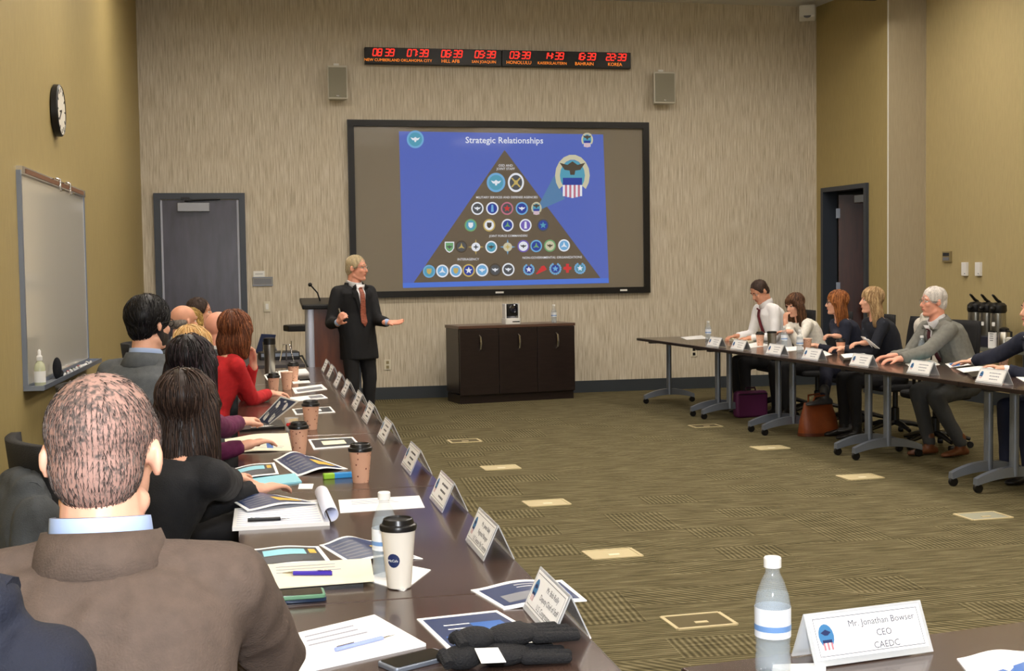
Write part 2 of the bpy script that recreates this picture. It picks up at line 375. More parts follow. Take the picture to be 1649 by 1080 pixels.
# ceiling lights: linear recessed troffers, the room's own lamps
M_tube = emis('fluorescent_diffuser', (255, 244, 230), 80.0)
M_trof = mat('troffer_frame', (225, 225, 225), .5)
trof = None
for iy, y in enumerate((-1.6, 1.2, 4.0, 6.8, 9.6, 12.4)):
    for ix, x in enumerate((.2, 3.2, 6.2)):
        lab = 'linear ceiling light in the %s row from the screen, %s' % (('sixth', 'fifth', 'fourth', 'third', 'second', 'first')[iy], ('nearest the whiteboard', 'over the open carpet', 'nearest the coffee counter')[ix])
        if trof is None:
            trof = thing('ceiling_light', lab, 'ceiling light', (x, y, CEIL), 0, 'linear ceiling lights')
            part('housing', lambda b: (b.box((0, .1, -.02), (1.5, .03, .04)), b.box((0, -.1, -.02), (1.5, .03, .04)), b.box((-.75, 0, -.02), (.03, .23, .04)), b.box((.75, 0, -.02), (.03, .23, .04))), M_trof, trof)
            part('diffuser', lambda b: b.box((0, 0, -.012), (1.47, .17, .02)), M_tube, trof)
        else: copy_tree(trof, (x, y, CEIL), 0, lab)
# ------------------------------------------------------------------ projection screen and slide
def screen():
    tl, br = WF(558, 193), WF(1046, 468); tr, bl = WF(1042, 198), WF(565, 483)
    x0, x1 = (tl.x+bl.x)/2, (tr.x+br.x)/2; z1, z0 = (tl.z+tr.z)/2, (bl.z+br.z)/2
    cx_, cz = (x0+x1)/2, (z0+z1)/2; fw = .075
    root = thing('projection_screen', 'large black framed projection screen showing a blue pyramid slide', 'screen', (cx_, D, z0))
    def L(p): return p-Vector((cx_, D, z0))
    w_, h_ = x1-x0, z1-z0
    part('frame', lambda b: (b.box((0, -.03, fw/2), (w_, .06, fw)), b.box((0, -.03, h_-fw/2), (w_, .06, fw)), b.box((-w_/2+fw/2, -.03, h_/2), (fw, .06, h_-2*fw)), b.box((w_/2-fw/2, -.03, h_/2), (fw, .06, h_-2*fw))), M_satinblack, root, None)
    ms = mat('grey_screen_surface', (128, 120, 106), .35, coat=.6)
    part('screen_surface', lambda b: b.box((0, -.012, h_/2), (w_-2*fw+.01, .02, h_-2*fw+.01)), ms, root, None)
    for (px, py, ww) in ((803, 474.5, .1), (1002, 467, .09)):
        q = L(WF(px, py)); part('maker_plate', lambda b: b.box((q.x, -.062, fw/2), (ww, .006, .022)), M_white, root, None)
    SY = -.0235
    def S(zx, zy, k=0):                  # crop pixel of the slide (4x, origin 640,200) -> local point on the screen
        q = L(WF(640+zx/4, 200+zy/4, .0235)); return Vector((q.x, SY-k*.0006, q.z))
    def e(n, c, s=.8): return emis('slide_'+n, c, s)
    E_bg = e('blue', (90, 110, 196)); E_band = e('band', (86, 124, 222)); E_tri = mat('slide_dark', (112, 104, 94), .35)
    for q_ in (E_bg, E_tri): q_.node_tree.nodes['Principled BSDF'].inputs['Coat Weight'].default_value = .7
    E_w = e('white', (235, 238, 245), .85); E_lb = e('sky', (120, 180, 225)); E_db = e('deep', (50, 70, 160)); E_g = e('green', (120, 175, 120)); E_y = e('gold', (205, 180, 105))
    E_r = e('red', (215, 60, 60)); E_p = e('pink', (200, 120, 140)); E_k = e('grey', (90, 92, 96), .7); E_t = e('teal', (90, 165, 190)); E_br = e('brown', (96, 84, 70), .6); E_pu = e('purple', (120, 100, 190)); E_ray = e('ray', (92, 134, 176), .8); E_cr = e('cream', (212, 206, 176))
    def poly(name, pts, m, k, par=root):
        b = MB(); b.add([S(x, y, k) for x, y in pts], [tuple(range(len(pts)-1, -1, -1))]); return obj(name, b, m, par, None)
    poly('slide_background', [(10, 45), (1325, 66), (1362, 1022), (36, 1054)], E_bg, 0)
    poly('slide_band', [(34, 1022), (1360, 990), (1362, 1022), (36, 1054)], E_band, 1)
    poly('slide_triangle', [(690, 165), (1308, 990), (104, 1020)], E_tri, 1)
    poly('slide_ray', [(1010, 330), (1080, 480), (925, 548), (918, 505)], E_ray, 2)
    def txt(name, s_, x, y, hpx, m=E_w, bold=.0):
        b = MB(); p = S(x, y, 4); sz = hpx/4/FPX*D*1.02
        b.text(s_, sz, Matrix.Translation(p) @ Matrix.Rotation(R(90), 4, 'X'), 'CENTER', bold); obj(name, b, m, root, None)
    txt('slide_title', 'Strategic Relationships', 690, 105, 56, bold=.0012)
    txt('slide_caption', 'OSD AND\nJOINT STAFF', 697, 277, 21, bold=.0002)
    txt('slide_caption', 'MILITARY SERVICES AND DEFENSE AGENCIES', 705, 471, 20, bold=.0002)
    txt('slide_caption', 'JOINT FORCE COMMANDERS', 715, 719, 19, bold=.0002)
    txt('slide_caption', 'INTERAGENCY', 456, 870, 21, bold=.0002)
    txt('slide_caption', 'NON-GOVERNMENTAL ORGANIZATIONS', 998, 858, 21, bold=.0002)
    def disc(b, x, y, rx, ry, k, n=20, sides=None):
        b.add([S(x+rx*math.cos(2*math.pi*i/n), y+ry*math.sin(2*math.pi*i/n), k) for i in range(n)], [tuple(range(n))])
    def star(b, x, y, r0, r1, n, k):
        b.add([S(x+(r0 if i % 2 else r1)*math.cos(math.pi*i/n-math.pi/2), y+(r0 if i % 2 else r1)*math.sin(math.pi*i/n-math.pi/2), k) for i in range(2*n)], [tuple(range(2*n))])
    def eagle(b, x, y, r, k):
        b.add([S(x+dx*r, y+dy*r, k) for dx, dy in ((-.9, -.35), (-.35, -.2), (0, -.45), (.35, -.2), (.9, -.35), (.55, .15), (.2, .2), (.15, .5), (-.15, .5), (-.2, .2), (-.55, .15))], [tuple(range(11))])
    def shieldp(b, x, y, r, k):
        b.add([S(x+dx*r, y+dy*r, k) for dx, dy in ((-.8, -.9), (.8, -.9), (.8, .2), (.45, .75), (0, 1), (-.45, .75), (-.8, .2))], [tuple(range(7))])
    def emblem(x, y, r, outer, inner, motif, kind, ry=None):
        b = MB(); ry = ry or r*1.04
        if kind == 'shield': b.mi = 0; shieldp(b, x, y, r, 2); b.mi = 1; shieldp(b, x, y, r*.8, 3); b.mi = 2; eagle(b, x, y, r*.6, 4)
        elif kind == 'compass':
            b.mi = 0; star(b, x, y, r*.35, r*1.35, 4, 2); b.mi = 1; disc(b, x, y, r*.75, r*.75, 3); b.mi = 2; star(b, x, y, r*.2, r*.5, 4, 4)
        elif kind == 'cross':
            b.mi = 0; b.add([S(x+dx*r, y+dy*r, 2) for dx, dy in ((-.3, -.9), (.3, -.9), (.3, -.3), (.8, -.3), (.8, .3), (.3, .3), (.3, .9), (-.3, .9), (-.3, .3), (-.8, .3), (-.8, -.3), (-.3, -.3))], [tuple(range(12))])
        elif kind == 'runner':
            for j in range(4): b.add([S(x+dx, y+dy, 2) for dx, dy in ((-36+j*10, 26-j*14), (30-j*4, -14-j*6+8), (36-j*4, -6-j*6+8), (-30+j*10, 34-j*14))], [(0, 1, 2, 3)])
        elif kind == 'wreath':
            b.mi = 0
            for i in range(14):
                a = R(120+300*i/13); disc(b, x+r*.88*math.cos(a), y-r*.88*math.sin(a), 7, 7, 2, 8)
            b.mi = 1; disc(b, x, y, r*.66, r*.66, 3); b.mi = 2; star(b, x, y, r*.25, r*.55, 5, 4)
        else:
            b.mi = 0; disc(b, x, y, r, ry, 2, 28); b.mi = 1; disc(b, x, y, r*.78, ry*.78, 3, 24); b.mi = 2
            if kind == 'eagle': eagle(b, x, y, r*.62, 4)
            elif kind == 'star': star(b, x, y, r*.25, r*.6, 5, 4)
            elif kind == 'shieldin': shieldp(b, x, y, r*.48, 4)
            elif kind == 'tri': star(b, x, y, r*.18, r*.66, 3, 4)
            elif kind == 'bar': b.add([S(x+dx*r, y+dy*r, 4) for dx, dy in ((-.15, -.6), (.15, -.6), (.22, .55), (-.22, .55))], [(0, 1, 2, 3)])
            elif kind == 'crossed':
                for sg in (-1, 1): b.add([S(x+sg*dx*r, y+dy*r, 4) for dx, dy in ((-.6, -.5), (-.45, -.62), (.6, .5), (.45, .62))], [(0, 1, 2, 3)])
                shieldp(b, x, y, r*.3, 5)
        obj('emblem', b, [outer, inner, motif], root, None)
    emblem(115, 97, 55, E_lb, E_t, E_w, 'eagle')
    emblem(635, 375, 60, E_lb, E_t, E_w, 'eagle'); emblem(763, 375, 52, E_w, E_k, E_y, 'crossed', 62)
    for (x, o_, i_, mo, kd) in ((515, E_w, E_k, E_w, 'eagle'), (611, E_w, E_db, E_lb, 'bar'), (706, E_p, E_k, E_r, 'star'), (801, E_lb, E_db, E_w, 'eagle')): emblem(x, 542, 40, o_, i_, mo, kd)
    for (x, o_, i_, mo, kd) in ((472, E_g, E_t, E_w, 'shieldin'), (591, E_y, E_w, E_br, 'shieldin'), (709, E_w, E_db, E_g, 'tri'), (825, E_w, E_pu, E_w, 'bar'), (938, E_k, E_db, E_t, 'star')): emblem(x, 650, 39, o_, i_, mo, kd)
    for (x, y, o_, i_, mo, kd) in ((335, 790, E_w, E_g, E_k, 'shield'), (412, 788, E_br, E_k, E_y, 'tri'), (505, 790, E_y, E_w, E_k, 'compass'), (604, 790, E_w, E_t, E_br, 'eagle'), (710, 790, E_lb, E_cr, E_y, 'compass'), (811, 785, E_pu, E_w, E_k, 'eagle'), (894, 784, E_lb, E_db, E_g, 'tri'), (982, 782, E_g, E_cr, E_br, 'eagle'), (1073, 780, E_w, E_lb, E_w, 'tri')): emblem(x, y, 38, o_, i_, mo, kd)
    for i, (x, o_, i_, mo, kd) in enumerate(((204, E_lb, E_t, E_y, 'shieldin'), (289, E_w, E_lb, E_w, 'tri'), (376, E_w, E_lb, E_y, 'shieldin'), (459, E_y, E_db, E_w, 'star'), (545, E_w, E_lb, E_w, 'eagle'), (629, E_br, E_k, E_w, 'eagle'), (714, E_w, E_k, E_w, 'eagle'))): emblem(x, 947-i*2, 40, o_, i_, mo, kd)
    emblem(846, 935, 36, E_lb, E_db, E_w, 'wreath'); emblem(927, 933, 36, E_r, E_r, E_r, 'runner'); emblem(1017, 930, 38, E_lb, E_db, E_lb, 'wreath'); emblem(1095, 927, 32, E_r, E_r, E_r, 'cross'); emblem(1176, 927, 36, E_lb, E_t, E_w, 'wreath')
    def agency(x, y, s_):                # gold ribbon, eagle and striped shield
        b = MB(); b.mi = 0
        pts = [(math.cos(R(t))*112*s_, -math.sin(R(t))*135*s_) for t in range(-40, 221, 20)]
        pin = [(p[0]*.72, p[1]*.76) for p in reversed(pts)]
        pp = pts+pin; n = len(pts)
        b.add([S(x+p[0], y-15*s_+p[1], 3) for p in pp], [(i, i+1, 2*n-2-i, 2*n-1-i) for i in range(n-1)])
        b.mi = 1; disc(b, x, y-10*s_, 84*s_, 104*s_, 2, 24)
        b.mi = 2; eagle(b, x, y-65*s_, 92*s_, 4)
        b.mi = 3; b.add([S(x+dx*s_, y+dy*s_, 4) for dx, dy in ((-62, 0), (62, 0), (62, 46), (-62, 46))], [(0, 1, 2, 3)])
        for k in range(9):
            b.mi = 4 if k % 2 == 0 else 5; xx = -62+k*13.8
            b.add([S(x+dx*s_, y+dy*s_, 4) for dx, dy in ((xx, 46), (xx+13.8, 46), (xx+13.8, 130-abs(k-4)*3), (xx, 130-abs(k-4)*3))], [(0, 1, 2, 3)])
        obj('emblem', b, [E_cr, E_t, E_br, E_db, E_w, E_p], root, None)
    agency(1127, 345, 1.0); agency(1222, 105, .34); agency(895, 545, .3)
screen()

# ------------------------------------------------------------------ led clocks
SEG = {'0': 'abcdef', '1': 'bc', '2': 'abged', '3': 'abgcd', '4': 'fgbc', '5': 'afgcd', '6': 'afgedc', '7': 'abc', '8': 'abcdefg', '9': 'abcdfg'}
def clocks():
    tl, br = WF(586, 76), WF(1013, 113); xm = WF(806, 95).x
    z1 = (tl.z+WF(1013, 88).z)/2; z0 = (br.z+WF(586, 103.5).z)/2
    E_red = emis('red_led', (255, 50, 38), 1.6); E_or = emis('orange_led', (255, 140, 40), 1.2)
    data = (('08 39', 'NEW CUMBERLAND', 614), ('07:39', 'OKLAHOMA CITY', 669), ('06:39', 'HILL AFB', 723.5), ('05:39', 'SAN JOAQUIN', 777), ('03:39', 'HONOLULU', 833), ('14:39', 'KAISERSLAUTERN', 886.5), ('16:39', 'BAHRAIN', 938), ('22:39', 'KOREA', 987))
    for h in (0, 1):
        xa, xb = (tl.x, xm-.004) if h == 0 else (xm+.004, br.x)
        root = thing('led_clock_panel', ('black panel of red world clocks starting with 08:39' if h == 0 else 'black panel of red world clocks ending with 22:39'), 'clock', ((xa+xb)/2, D, z0))
        part('case', lambda b: b.box((0, -.04, (z1-z0)/2), (xb-xa, .08, z1-z0)), M_black, root, None, .006)
        for (t, city, px) in data[h*4:h*4+4]:
            xc = WF(px, 90).x-(xa+xb)/2; H = z1-z0; b = MB(); dh = H*.4; dw = dh*.56; zb = H*.5
            sh = .16
            for i, ch in enumerate(t):
                b = MB()
                ox = xc+(-1.95+(i if i < 2 else i-.45)*1.0)*dw*1.3
                def q(x, z, w2, h2):
                    b.add([(ox+x-w2+(z-h2)*sh, -.083, zb+z-h2), (ox+x+w2+(z-h2)*sh, -.083, zb+z-h2), (ox+x+w2+(z+h2)*sh, -.083, zb+z+h2), (ox+x-w2+(z+h2)*sh, -.083, zb+z+h2)], [(0, 1, 2, 3)])
                if ch == ':': q(dw*.55, dh*.3, .008, .008); q(dw*.55, dh*.7, .008, .008); obj('colon', b, E_red, root, None); continue
                if ch == ' ': continue
                tt = .006
                for sgm in SEG[ch]:
                    {'a': lambda: q(dw/2, dh, dw/2, tt), 'b': lambda: q(dw, dh*.75, tt, dh*.22), 'c': lambda: q(dw, dh*.25, tt, dh*.22), 'd': lambda: q(dw/2, 0, dw/2, tt), 'e': lambda: q(0, dh*.25, tt, dh*.22), 'f': lambda: q(0, dh*.75, tt, dh*.22), 'g': lambda: q(dw/2, dh*.5, dw/2, tt)}[sgm]()
                obj('digit', b, E_red, root, None)
            b = MB(); b.text(city, .046 if len(city) > 9 else .056, Matrix.Translation((xc, -.083, H*.24)) @ Matrix.Rotation(R(90), 4, 'X'), 'CENTER'); obj('city_name', b, E_or, root, None)
clocks()

# ------------------------------------------------------------------ wall speakers and small wall fittings
def wspk(px0, px1, py0, py1, label):
    a, b_ = WF(px0, py0, .1), WF(px1, py1, .1); w_, h_ = b_.x-a.x, a.z-b_.z
    root = thing('wall_speaker', label, 'loudspeaker', ((a.x+b_.x)/2, D, b_.z))
    part('cabinet', lambda b: b.prism([(-w_/2, -.16), (w_/2, -.16), (w_*.36, 0), (-w_*.36, 0)], 0, h_), mat('pale_speaker_cabinet', (196, 192, 178), .5), root, None, .012)
    part('grille', lambda b: b.box((0, -.163, h_/2), (w_*.86, .012, h_*.88)), mat('speaker_grille', (146, 142, 126), .7, bump=.5, bscale=300), root, None, .004)
    part('logo_badge', lambda b: b.box((0, -.171, h_*.1), (.03, .004, .012)), M_chrome, root, None)
    part('bracket', lambda b: b.box((0, -.01, h_*1.03), (.06, .02, h_*.16)), M_white, root, None)
wspk(526, 560, 106, 161, 'pale wall speaker above the screen corner on the lectern side')
wspk(1050, 1086, 116, 168, 'pale wall speaker above the screen corner on the open door side')
def plate(name, px, py, w_, h_, m, label, cat, parts, wall='F', dep=.012):
    if wall == 'F': p = WF(px, py); rz = 0
    elif wall == 'R': p = PL(px, py, jB, nR); rz = math.atan2(nR.y, nR.x)+R(90)
    root = thing(name, label, cat, (p.x, p.y, p.z), rz)
    part('plate', lambda b: b.box((0, -dep/2, 0), (w_, dep, h_)), m, root, None, .003)
    parts(root, dep); return root
M_ivory = mat('ivory_plate', (214, 208, 188), .4); M_brass = mat('bronze_plate', (150, 138, 104), .4, .4)
def bx_(root, n, c, s_, m): part(n, lambda b: b.box(c, s_), m, root, None)
plate('door_sign', 423, 453, .235, .1, mat('grey_sign', (140, 140, 138), .5), 'grey room sign with silver rails beside the closed door', 'sign', lambda r, d: (bx_(r, 'rail', (0, -d-.002, .047), (.235, .008, .01), M_alu), bx_(r, 'rail', (0, -d-.002, -.047), (.235, .008, .01), M_alu), bx_(r, 'number_strip', (0, -d-.001, 0), (.2, .002, .06), M_grey)))
plate('notice_card', 417, 441, .13, .07, M_white, 'small white card above the grey room sign', 'card', lambda r, d: bx_(r, 'print_line', (0, -d-.0005, 0), (.09, .001, .006), M_grey))
plate('light_switch', 430, 493.5, .075, .12, M_ivory, 'ivory rocker light switch below the room sign', 'switch', lambda r, d: bx_(r, 'rocker', (0, -d-.004, 0), (.034, .01, .068), M_white))
plate('wall_outlet', 624, 587, .08, .125, M_ivory, 'ivory power outlet on the wall beside the speaking man', 'outlet', lambda r, d: (bx_(r, 'socket', (0, -d-.002, .028), (.034, .006, .036), M_brass), bx_(r, 'socket', (0, -d-.002, -.028), (.034, .006, .036), M_brass)))
plate('wall_outlet', 1117, 566, .08, .125, M_ivory, 'ivory power outlet under the table by the front wall', 'outlet', lambda r, d: (bx_(r, 'socket', (0, -d-.002, .028), (.034, .006, .036), M_black), bx_(r, 'socket', (0, -d-.002, -.028), (.034, .006, .036), M_black)))
plate('thermostat', 1527, 413, .15, .12, M_brass, 'bronze wall control plate above the coffee counter', 'control', lambda r, d: (bx_(r, 'display', (0, -d-.002, .025), (.11, .004, .035), M_navy2), bx_(r, 'button_row', (0, -d-.002, -.025), (.11, .004, .035), M_grey)), 'R', .03)
for px, lb in ((1556, 'white sensor box on the wall next to the bronze plate'), (1578, 'white sensor box on the wall further from the bronze plate')):
    plate('sensor_box', px, 433, .085, .15, M_white, lb, 'sensor', lambda r, d: bx_(r, 'indicator', (.02, -d-.001, -.05), (.015, .003, .01), M_grey), 'R', .035)
# corner speaker near the ceiling
p = WF(1300, 21, .25)
root = thing('corner_sensor', 'white tilted speaker box high in the corner above the open door', 'loudspeaker', (p.x, p.y, p.z), R(-25))
part('case', lambda b: b.box((0, 0, 0), (.2, .14, .17), Matrix.Rotation(R(-18), 3, 'X')), M_white, root, None, .02)
part('front_grille', lambda b: b.lathe([(.06, 0), (.055, .01)], (0, -.068, -.02), 20, Matrix.Rotation(R(72), 3, 'X')), M_grey, root)
part('bracket', lambda b: b.tube([(0, .05, 0), (.08, .22, .05)], .015), M_white, root)
p = PZ(1388, 1, CEIL-.32)
root = thing('ceiling_projector', 'dark projector hanging from the ceiling over the room', 'projector', (p.x, p.y-.1, CEIL))
part('body', lambda b: b.box((0, 0, -.23), (.42, .36, .15)), M_black, root, None, .02)
part('lens', lambda b: b.lathe([(.05, 0), (.045, .06)], (.1, .18, -.23), 20, Matrix.Rotation(R(-90), 3, 'X')), M_chrome, root)
part('mount_pole', lambda b: b.tube([(0, 0, -.16), (0, 0, 0)], .025), M_black, root)

# ------------------------------------------------------------------ left wall: clock, whiteboard
def onleft(name, label, cat, p): 
    return thing(name, label, cat, (p.x, p.y, p.z), math.atan2(nL.y, nL.x)+R(90))     # local -Y points into the room, local X towards the camera
p = WL(87, 178)
root = onleft('wall_clock', 'round wall clock with black rim on the gold wall', 'clock', p)
RX = Matrix.Rotation(R(90), 3, 'X'); rc = .185
part('rim', lambda b: b.lathe([(rc*.9, 0), (rc, .01), (rc, .045), (rc*.93, .055), (rc*.9, .045)], (0, 0, 0), 36, RX), M_black, root)
part('dial', lambda b: b.lathe([(rc*.92, .02), (rc*.92, .05)], (0, 0, 0), 36, RX), mat('clock_dial', (226, 222, 210), .5), root)
for k in range(12):
    part('hour_mark', lambda b: b.box((math.sin(R(30*k))*rc*.78, -.051, math.cos(R(30*k))*rc*.78), (.012, .003, .03), Matrix.Rotation(R(30*k), 3, 'Y')), M_black, root, None)
for a_, l_ in ((260, .08), (234, .12)):
    part('hand', lambda b: b.box((math.sin(R(a_))*l_/2, -.053, math.cos(R(a_))*l_/2), (.01, .003, l_), Matrix.Rotation(R(a_), 3, 'Y')), M_black, root, None)
def whiteboard():
    a0, a1 = WL(28, 270), WL(36, 630); b0, b1 = WL(131, 316), WL(137, 576)
    near = (Vector((a0.x, a0.y, 0))+Vector((a1.x, a1.y, 0)))/2; far = (Vector((b0.x, b0.y, 0))+Vector((b1.x, b1.y, 0)))/2
    Lb = (near-far).length; z1 = (a0.z+b0.z)/2; z0 = (a1.z+b1.z)/2; mid = (near+far)/2; H = z1-z0
    root = onleft('whiteboard', 'whiteboard in a thin silver frame on the gold wall', 'whiteboard', Vector((mid.x, mid.y, z0)))
    sg = 1 if (Matrix.Rotation(root.rotation_euler.z, 3, 'Z') @ Vector((1, 0, 0))).dot(near-far) > 0 else -1
    part('panel', lambda b: b.box((0, -.012, H/2), (Lb-.03, .018, H-.03)), mat('whiteboard_enamel', (208, 204, 192), .12, coat=.5), root, None)
    part('frame', lambda b: (b.box((-Lb/2, -.014, H/2), (.025, .028, H)), b.box((Lb/2, -.014, H/2), (.025, .028, H)), b.box((0, -.014, 0), (Lb, .028, .025))), M_alu, root, None)
    part('map_rail', lambda b: b.box((0, -.018, H), (Lb, .036, .05)), M_chrome, root, None)
    part('cork_insert', lambda b: b.box((0, -.0375, H), (Lb*.92, .004, .028)), mat('cork_strip', (120, 84, 60), .8), root, None)
    for k in (-.05, .12):
        part('map_hook', lambda b: b.tube([(sg*-k*Lb, -.04, H+.03), (sg*-k*Lb, -.07, H+.02), (sg*-k*Lb, -.07, H-.06), (sg*-k*Lb, -.1, H-.05)], .008), M_chrome, root)
    part('tray', lambda b: (b.box((0, -.06, -.015), (Lb, .12, .012)), b.box((0, -.12, -.004), (Lb, .008, .03)), b.box((Lb/2, -.06, -.006), (.02, .12, .03)), b.box((-Lb/2, -.06, -.006), (.02, .12, .03))), M_alu, root, None)
    Q = Matrix.Translation(root.location) @ Matrix.Rotation(root.rotation_euler.z, 4, 'Z')
    def on(x): return Q @ Vector((sg*x, -.075, -.009))
    p_ = on(Lb/2-.13)
    r2 = thing('spray_bottle', 'clear spray bottle of cleaner on the whiteboard tray', 'bottle', p_)
    part('bottle', lambda b: b.lathe([(.03, 0), (.034, .01), (.034, .12), (.028, .145), (.014, .16), (.014, .17)], (0, 0, 0), 20), mat('pale_cleaner', (206, 210, 176), .2, alpha=.75), r2)
    part('label', lambda b: b.lathe([(.0345, .03), (.0345, .1)], (0, 0, 0), 20, None, False), M_white, r2)
    part('pump_cap', lambda b: b.lathe([(.016, .165), (.018, .17), (.018, .19), (.01, .2), (.01, .225), (.004, .235)], (0, 0, 0), 16), M_white, r2)
    p_ = on(Lb/2-.75)
    def er(b):
        b.ell((0, 0, .07), (.03, .03, .075)); b.ell((-.06, 0, .03), (.08, .032, .032))
    one('eraser_cloth', er, mat('black_cloth', (16, 17, 24), .9), 'crumpled black cloth lying on the whiteboard tray', 'cloth', p_, R(-90))
    cols = ((30, 30, 34), (170, 40, 40), (220, 220, 220), (40, 70, 40), (225, 222, 210), (180, 60, 50), (230, 230, 230), (30, 40, 90), (225, 222, 210), (40, 40, 44))
    nm = ('black', 'red', 'white', 'green', 'cream', 'brick red', 'grey white', 'blue', 'ivory', 'charcoal')
    for k, c in enumerate(cols):
        p_ = on(Lb/2-1.05-k*.135); r3 = thing('marker', '%s marker lying on the whiteboard tray' % nm[k], 'marker', p_, R(rnd.uniform(70, 110)))
        part('barrel', lambda b: b.tube([(-.05, 0, .009), (.03, 0, .009)], .009), M_white, r3)
        part('cap', lambda b: b.tube([(.03, 0, .01), (.066, 0, .01)], .0105), mat('marker_%d' % k, c, .4), r3)
whiteboard()

# ------------------------------------------------------------------ cabinet with camera and bottle
M_wood = mat('espresso_laminate', (34, 25, 23), .32, var=.25, vscale=3, vstretch=(2, 2, 14))
M_top = mat('espresso_table_top', (66, 50, 43), .22, var=.12, vscale=4, vstretch=(1, 1, 1), coat=.25)
def bottle(label, p, s_=1.0, group='water bottles', full=.9):
    r_ = thing('water_bottle', label, 'bottle', p, rnd.uniform(0, 6), group); k = s_
    pr = [(.0, .0), (.026, 0), (.0315, .006), (.0315, .03), (.0295, .037), (.0315, .044), (.0295, .052), (.0315, .06), (.0315, .125), (.029, .14), (.02, .166), (.013, .18), (.0125, .192)]
    part('body', lambda b: b.lathe([(max(r, .0005)*k, z*k) for r, z in pr], (0, 0, 0), 24), mat('clear_plastic', (190, 204, 214), .06, alpha=.22, coat=.5), r_, 50)
    part('water', lambda b: b.lathe([(.0005, .003*k)]+[(max(r-.0012, .0005)*k, (z+.003)*k) for r, z in pr[1:10] if z < .2*full], (0, 0, 0), 20), mat('water', (180, 196, 208), .05, alpha=.2), r_, 50)
    part('label', lambda b: b.lathe([(.0321*k, .068*k), (.0321*k, .12*k)], (0, 0, 0), 24, None, False), mat('bottle_label', (226, 232, 242), .4), r_)
    part('label_band', lambda b: b.lathe([(.0324*k, .08*k), (.0324*k, .09*k)], (0, 0, 0), 24, None, False), mat('label_blue', (110, 150, 205), .4), r_)
    part('cap', lambda b: b.lathe([(.0155*k, .19*k), (.0155*k, .206*k), (.014*k, .208*k)], (0, 0, 0), 18), M_white, r_)
    return r_
def cabinet():
    a, b_ = PZ(741, 651, 0), PZ(926, 641, 0); u = (b_-a).normalized(); Lc = (b_-a).length
    zt = PY(741, 525, a.y).z; dp = .48; rz = math.atan2(u.y, u.x)
    root = thing('credenza', 'dark espresso three door credenza below the screen', 'cabinet', (a.x, a.y, 0), rz)
    part('carcass', lambda b: (b.box((Lc/2, dp/2+.01, .05), (Lc-.02, dp-.02, .1)), b.box((Lc/2, dp/2+.012, (zt+.1)/2), (Lc, dp-.024, zt-.14))), M_wood, root, None)
    part('top', lambda b: b.box((Lc/2, dp/2, zt-.0175), (Lc+.02, dp+.02, .035)), mat('credenza_top', (88, 64, 52), .3, coat=.2), root, None, .004)
    for k in range(3):
        w_ = Lc/3
        d = part('door', lambda b: b.box((w_*(k+.5), -.006, (zt+.06)/2), (w_-.006, .02, zt-.14)), M_wood, root, None, .002)
        part('handle', lambda b: b.tube([(w_*(k+.5), -.016, zt-.11), (w_*(k+.5)+.008, -.045, zt-.13), (w_*(k+.5)+.012, -.05, zt-.2), (w_*(k+.5)+.006, -.045, zt-.27), (w_*(k+.5)-.002, -.016, zt-.29)], [.008, .011, .012, .01, .007], 8), M_chrome, d)
    p = PY(823, 516, a.y+.24)
    r2 = thing('conference_camera', 'white and black video conference camera on the credenza', 'camera', (p.x, p.y, zt), rz)
    part('base', lambda b: b.rbox((0, 0, .035), (.19, .17, .07), .03), M_white, r2, 35, .006)
    part('port_strip', lambda b: b.box((.03, -.086, .03), (.09, .003, .012)), M_black, r2)
    for sx in (-1, 1): part('yoke_arm', lambda b: b.box((sx*.082, 0, .155), (.02, .1, .17)), M_white, r2, None, .008)
    part('neck', lambda b: b.lathe([(.065, .07), (.06, .095), (.045, .1)], (0, 0, 0), 24), M_grey, r2)
    hd = part('head', lambda b: b.rbox((0, 0, .165), (.14, .13, .14), .03), M_black, r2, 35, .01)
    part('lens', lambda b: (b.lathe([(.052, 0), (.052, .02), (.042, .025), (.036, .012), (.0, .014)], (0, -.06, .18), 28, RX),), mat('lens_glass', (22, 26, 40), .08, coat=1), hd)
    p = PY(892, 514, a.y+.26); bottle('water bottle standing alone on the dark credenza', (p.x, p.y, zt), 1.05)
cabinet()

# ------------------------------------------------------------------ lectern
def lectern():
    y = 12.5; a = PY(501, 560, y); b_ = PY(541, 560, y); zt = PY(515, 488, y).z
    root = thing('lectern', 'wooden lectern with silver side column and black top behind the speaking man', 'lectern', ((a.x+b_.x)/2+.08, y, 0), R(0))
    w_ = .52
    part('base', lambda b: b.box((0, 0, .03), (w_+.06, .5, .06)), M_black, root, None, .01)
    part('column', lambda b: b.rbox((-w_/2+.06, -.17, zt/2), (.12, .12, zt-.04), .03), mat('satin_silver', (186, 190, 204), .35, .4), root)
    part('column', lambda b: b.rbox((w_/2-.06, -.17, zt/2), (.12, .12, zt-.04), .03), MATS['satin_silver'], root)
    part('front_panel', lambda b: b.box((.02, -.1, zt/2), (w_-.12, .3, zt-.08)), mat('mahogany_panel', (96, 48, 24), .3, var=.25, vscale=5, vstretch=(6, 6, .8)), root, None)
    part('top', lambda b: b.box((0, -.06, zt), (w_+.06, .52, .045), Matrix.Rotation(R(6), 3, 'X')), M_black, root, None, .01)
    part('side_shelf', lambda b: b.prism([(-w_/2+.03, -.2), (-w_/2+.03, .14), (-w_/2-.12, .12), (-w_/2-.2, -.02), (-w_/2-.16, -.16)], zt-.26, zt-.2), M_black, root, None, .01)
    part('microphone', lambda b: (b.tube([(-.1, -.05, zt), (-.13, -.06, zt+.1), (-.19, -.08, zt+.17)], .007), b.ell((-.2, -.085, zt+.18), (.02, .02, .02))), M_black, root)
lectern()

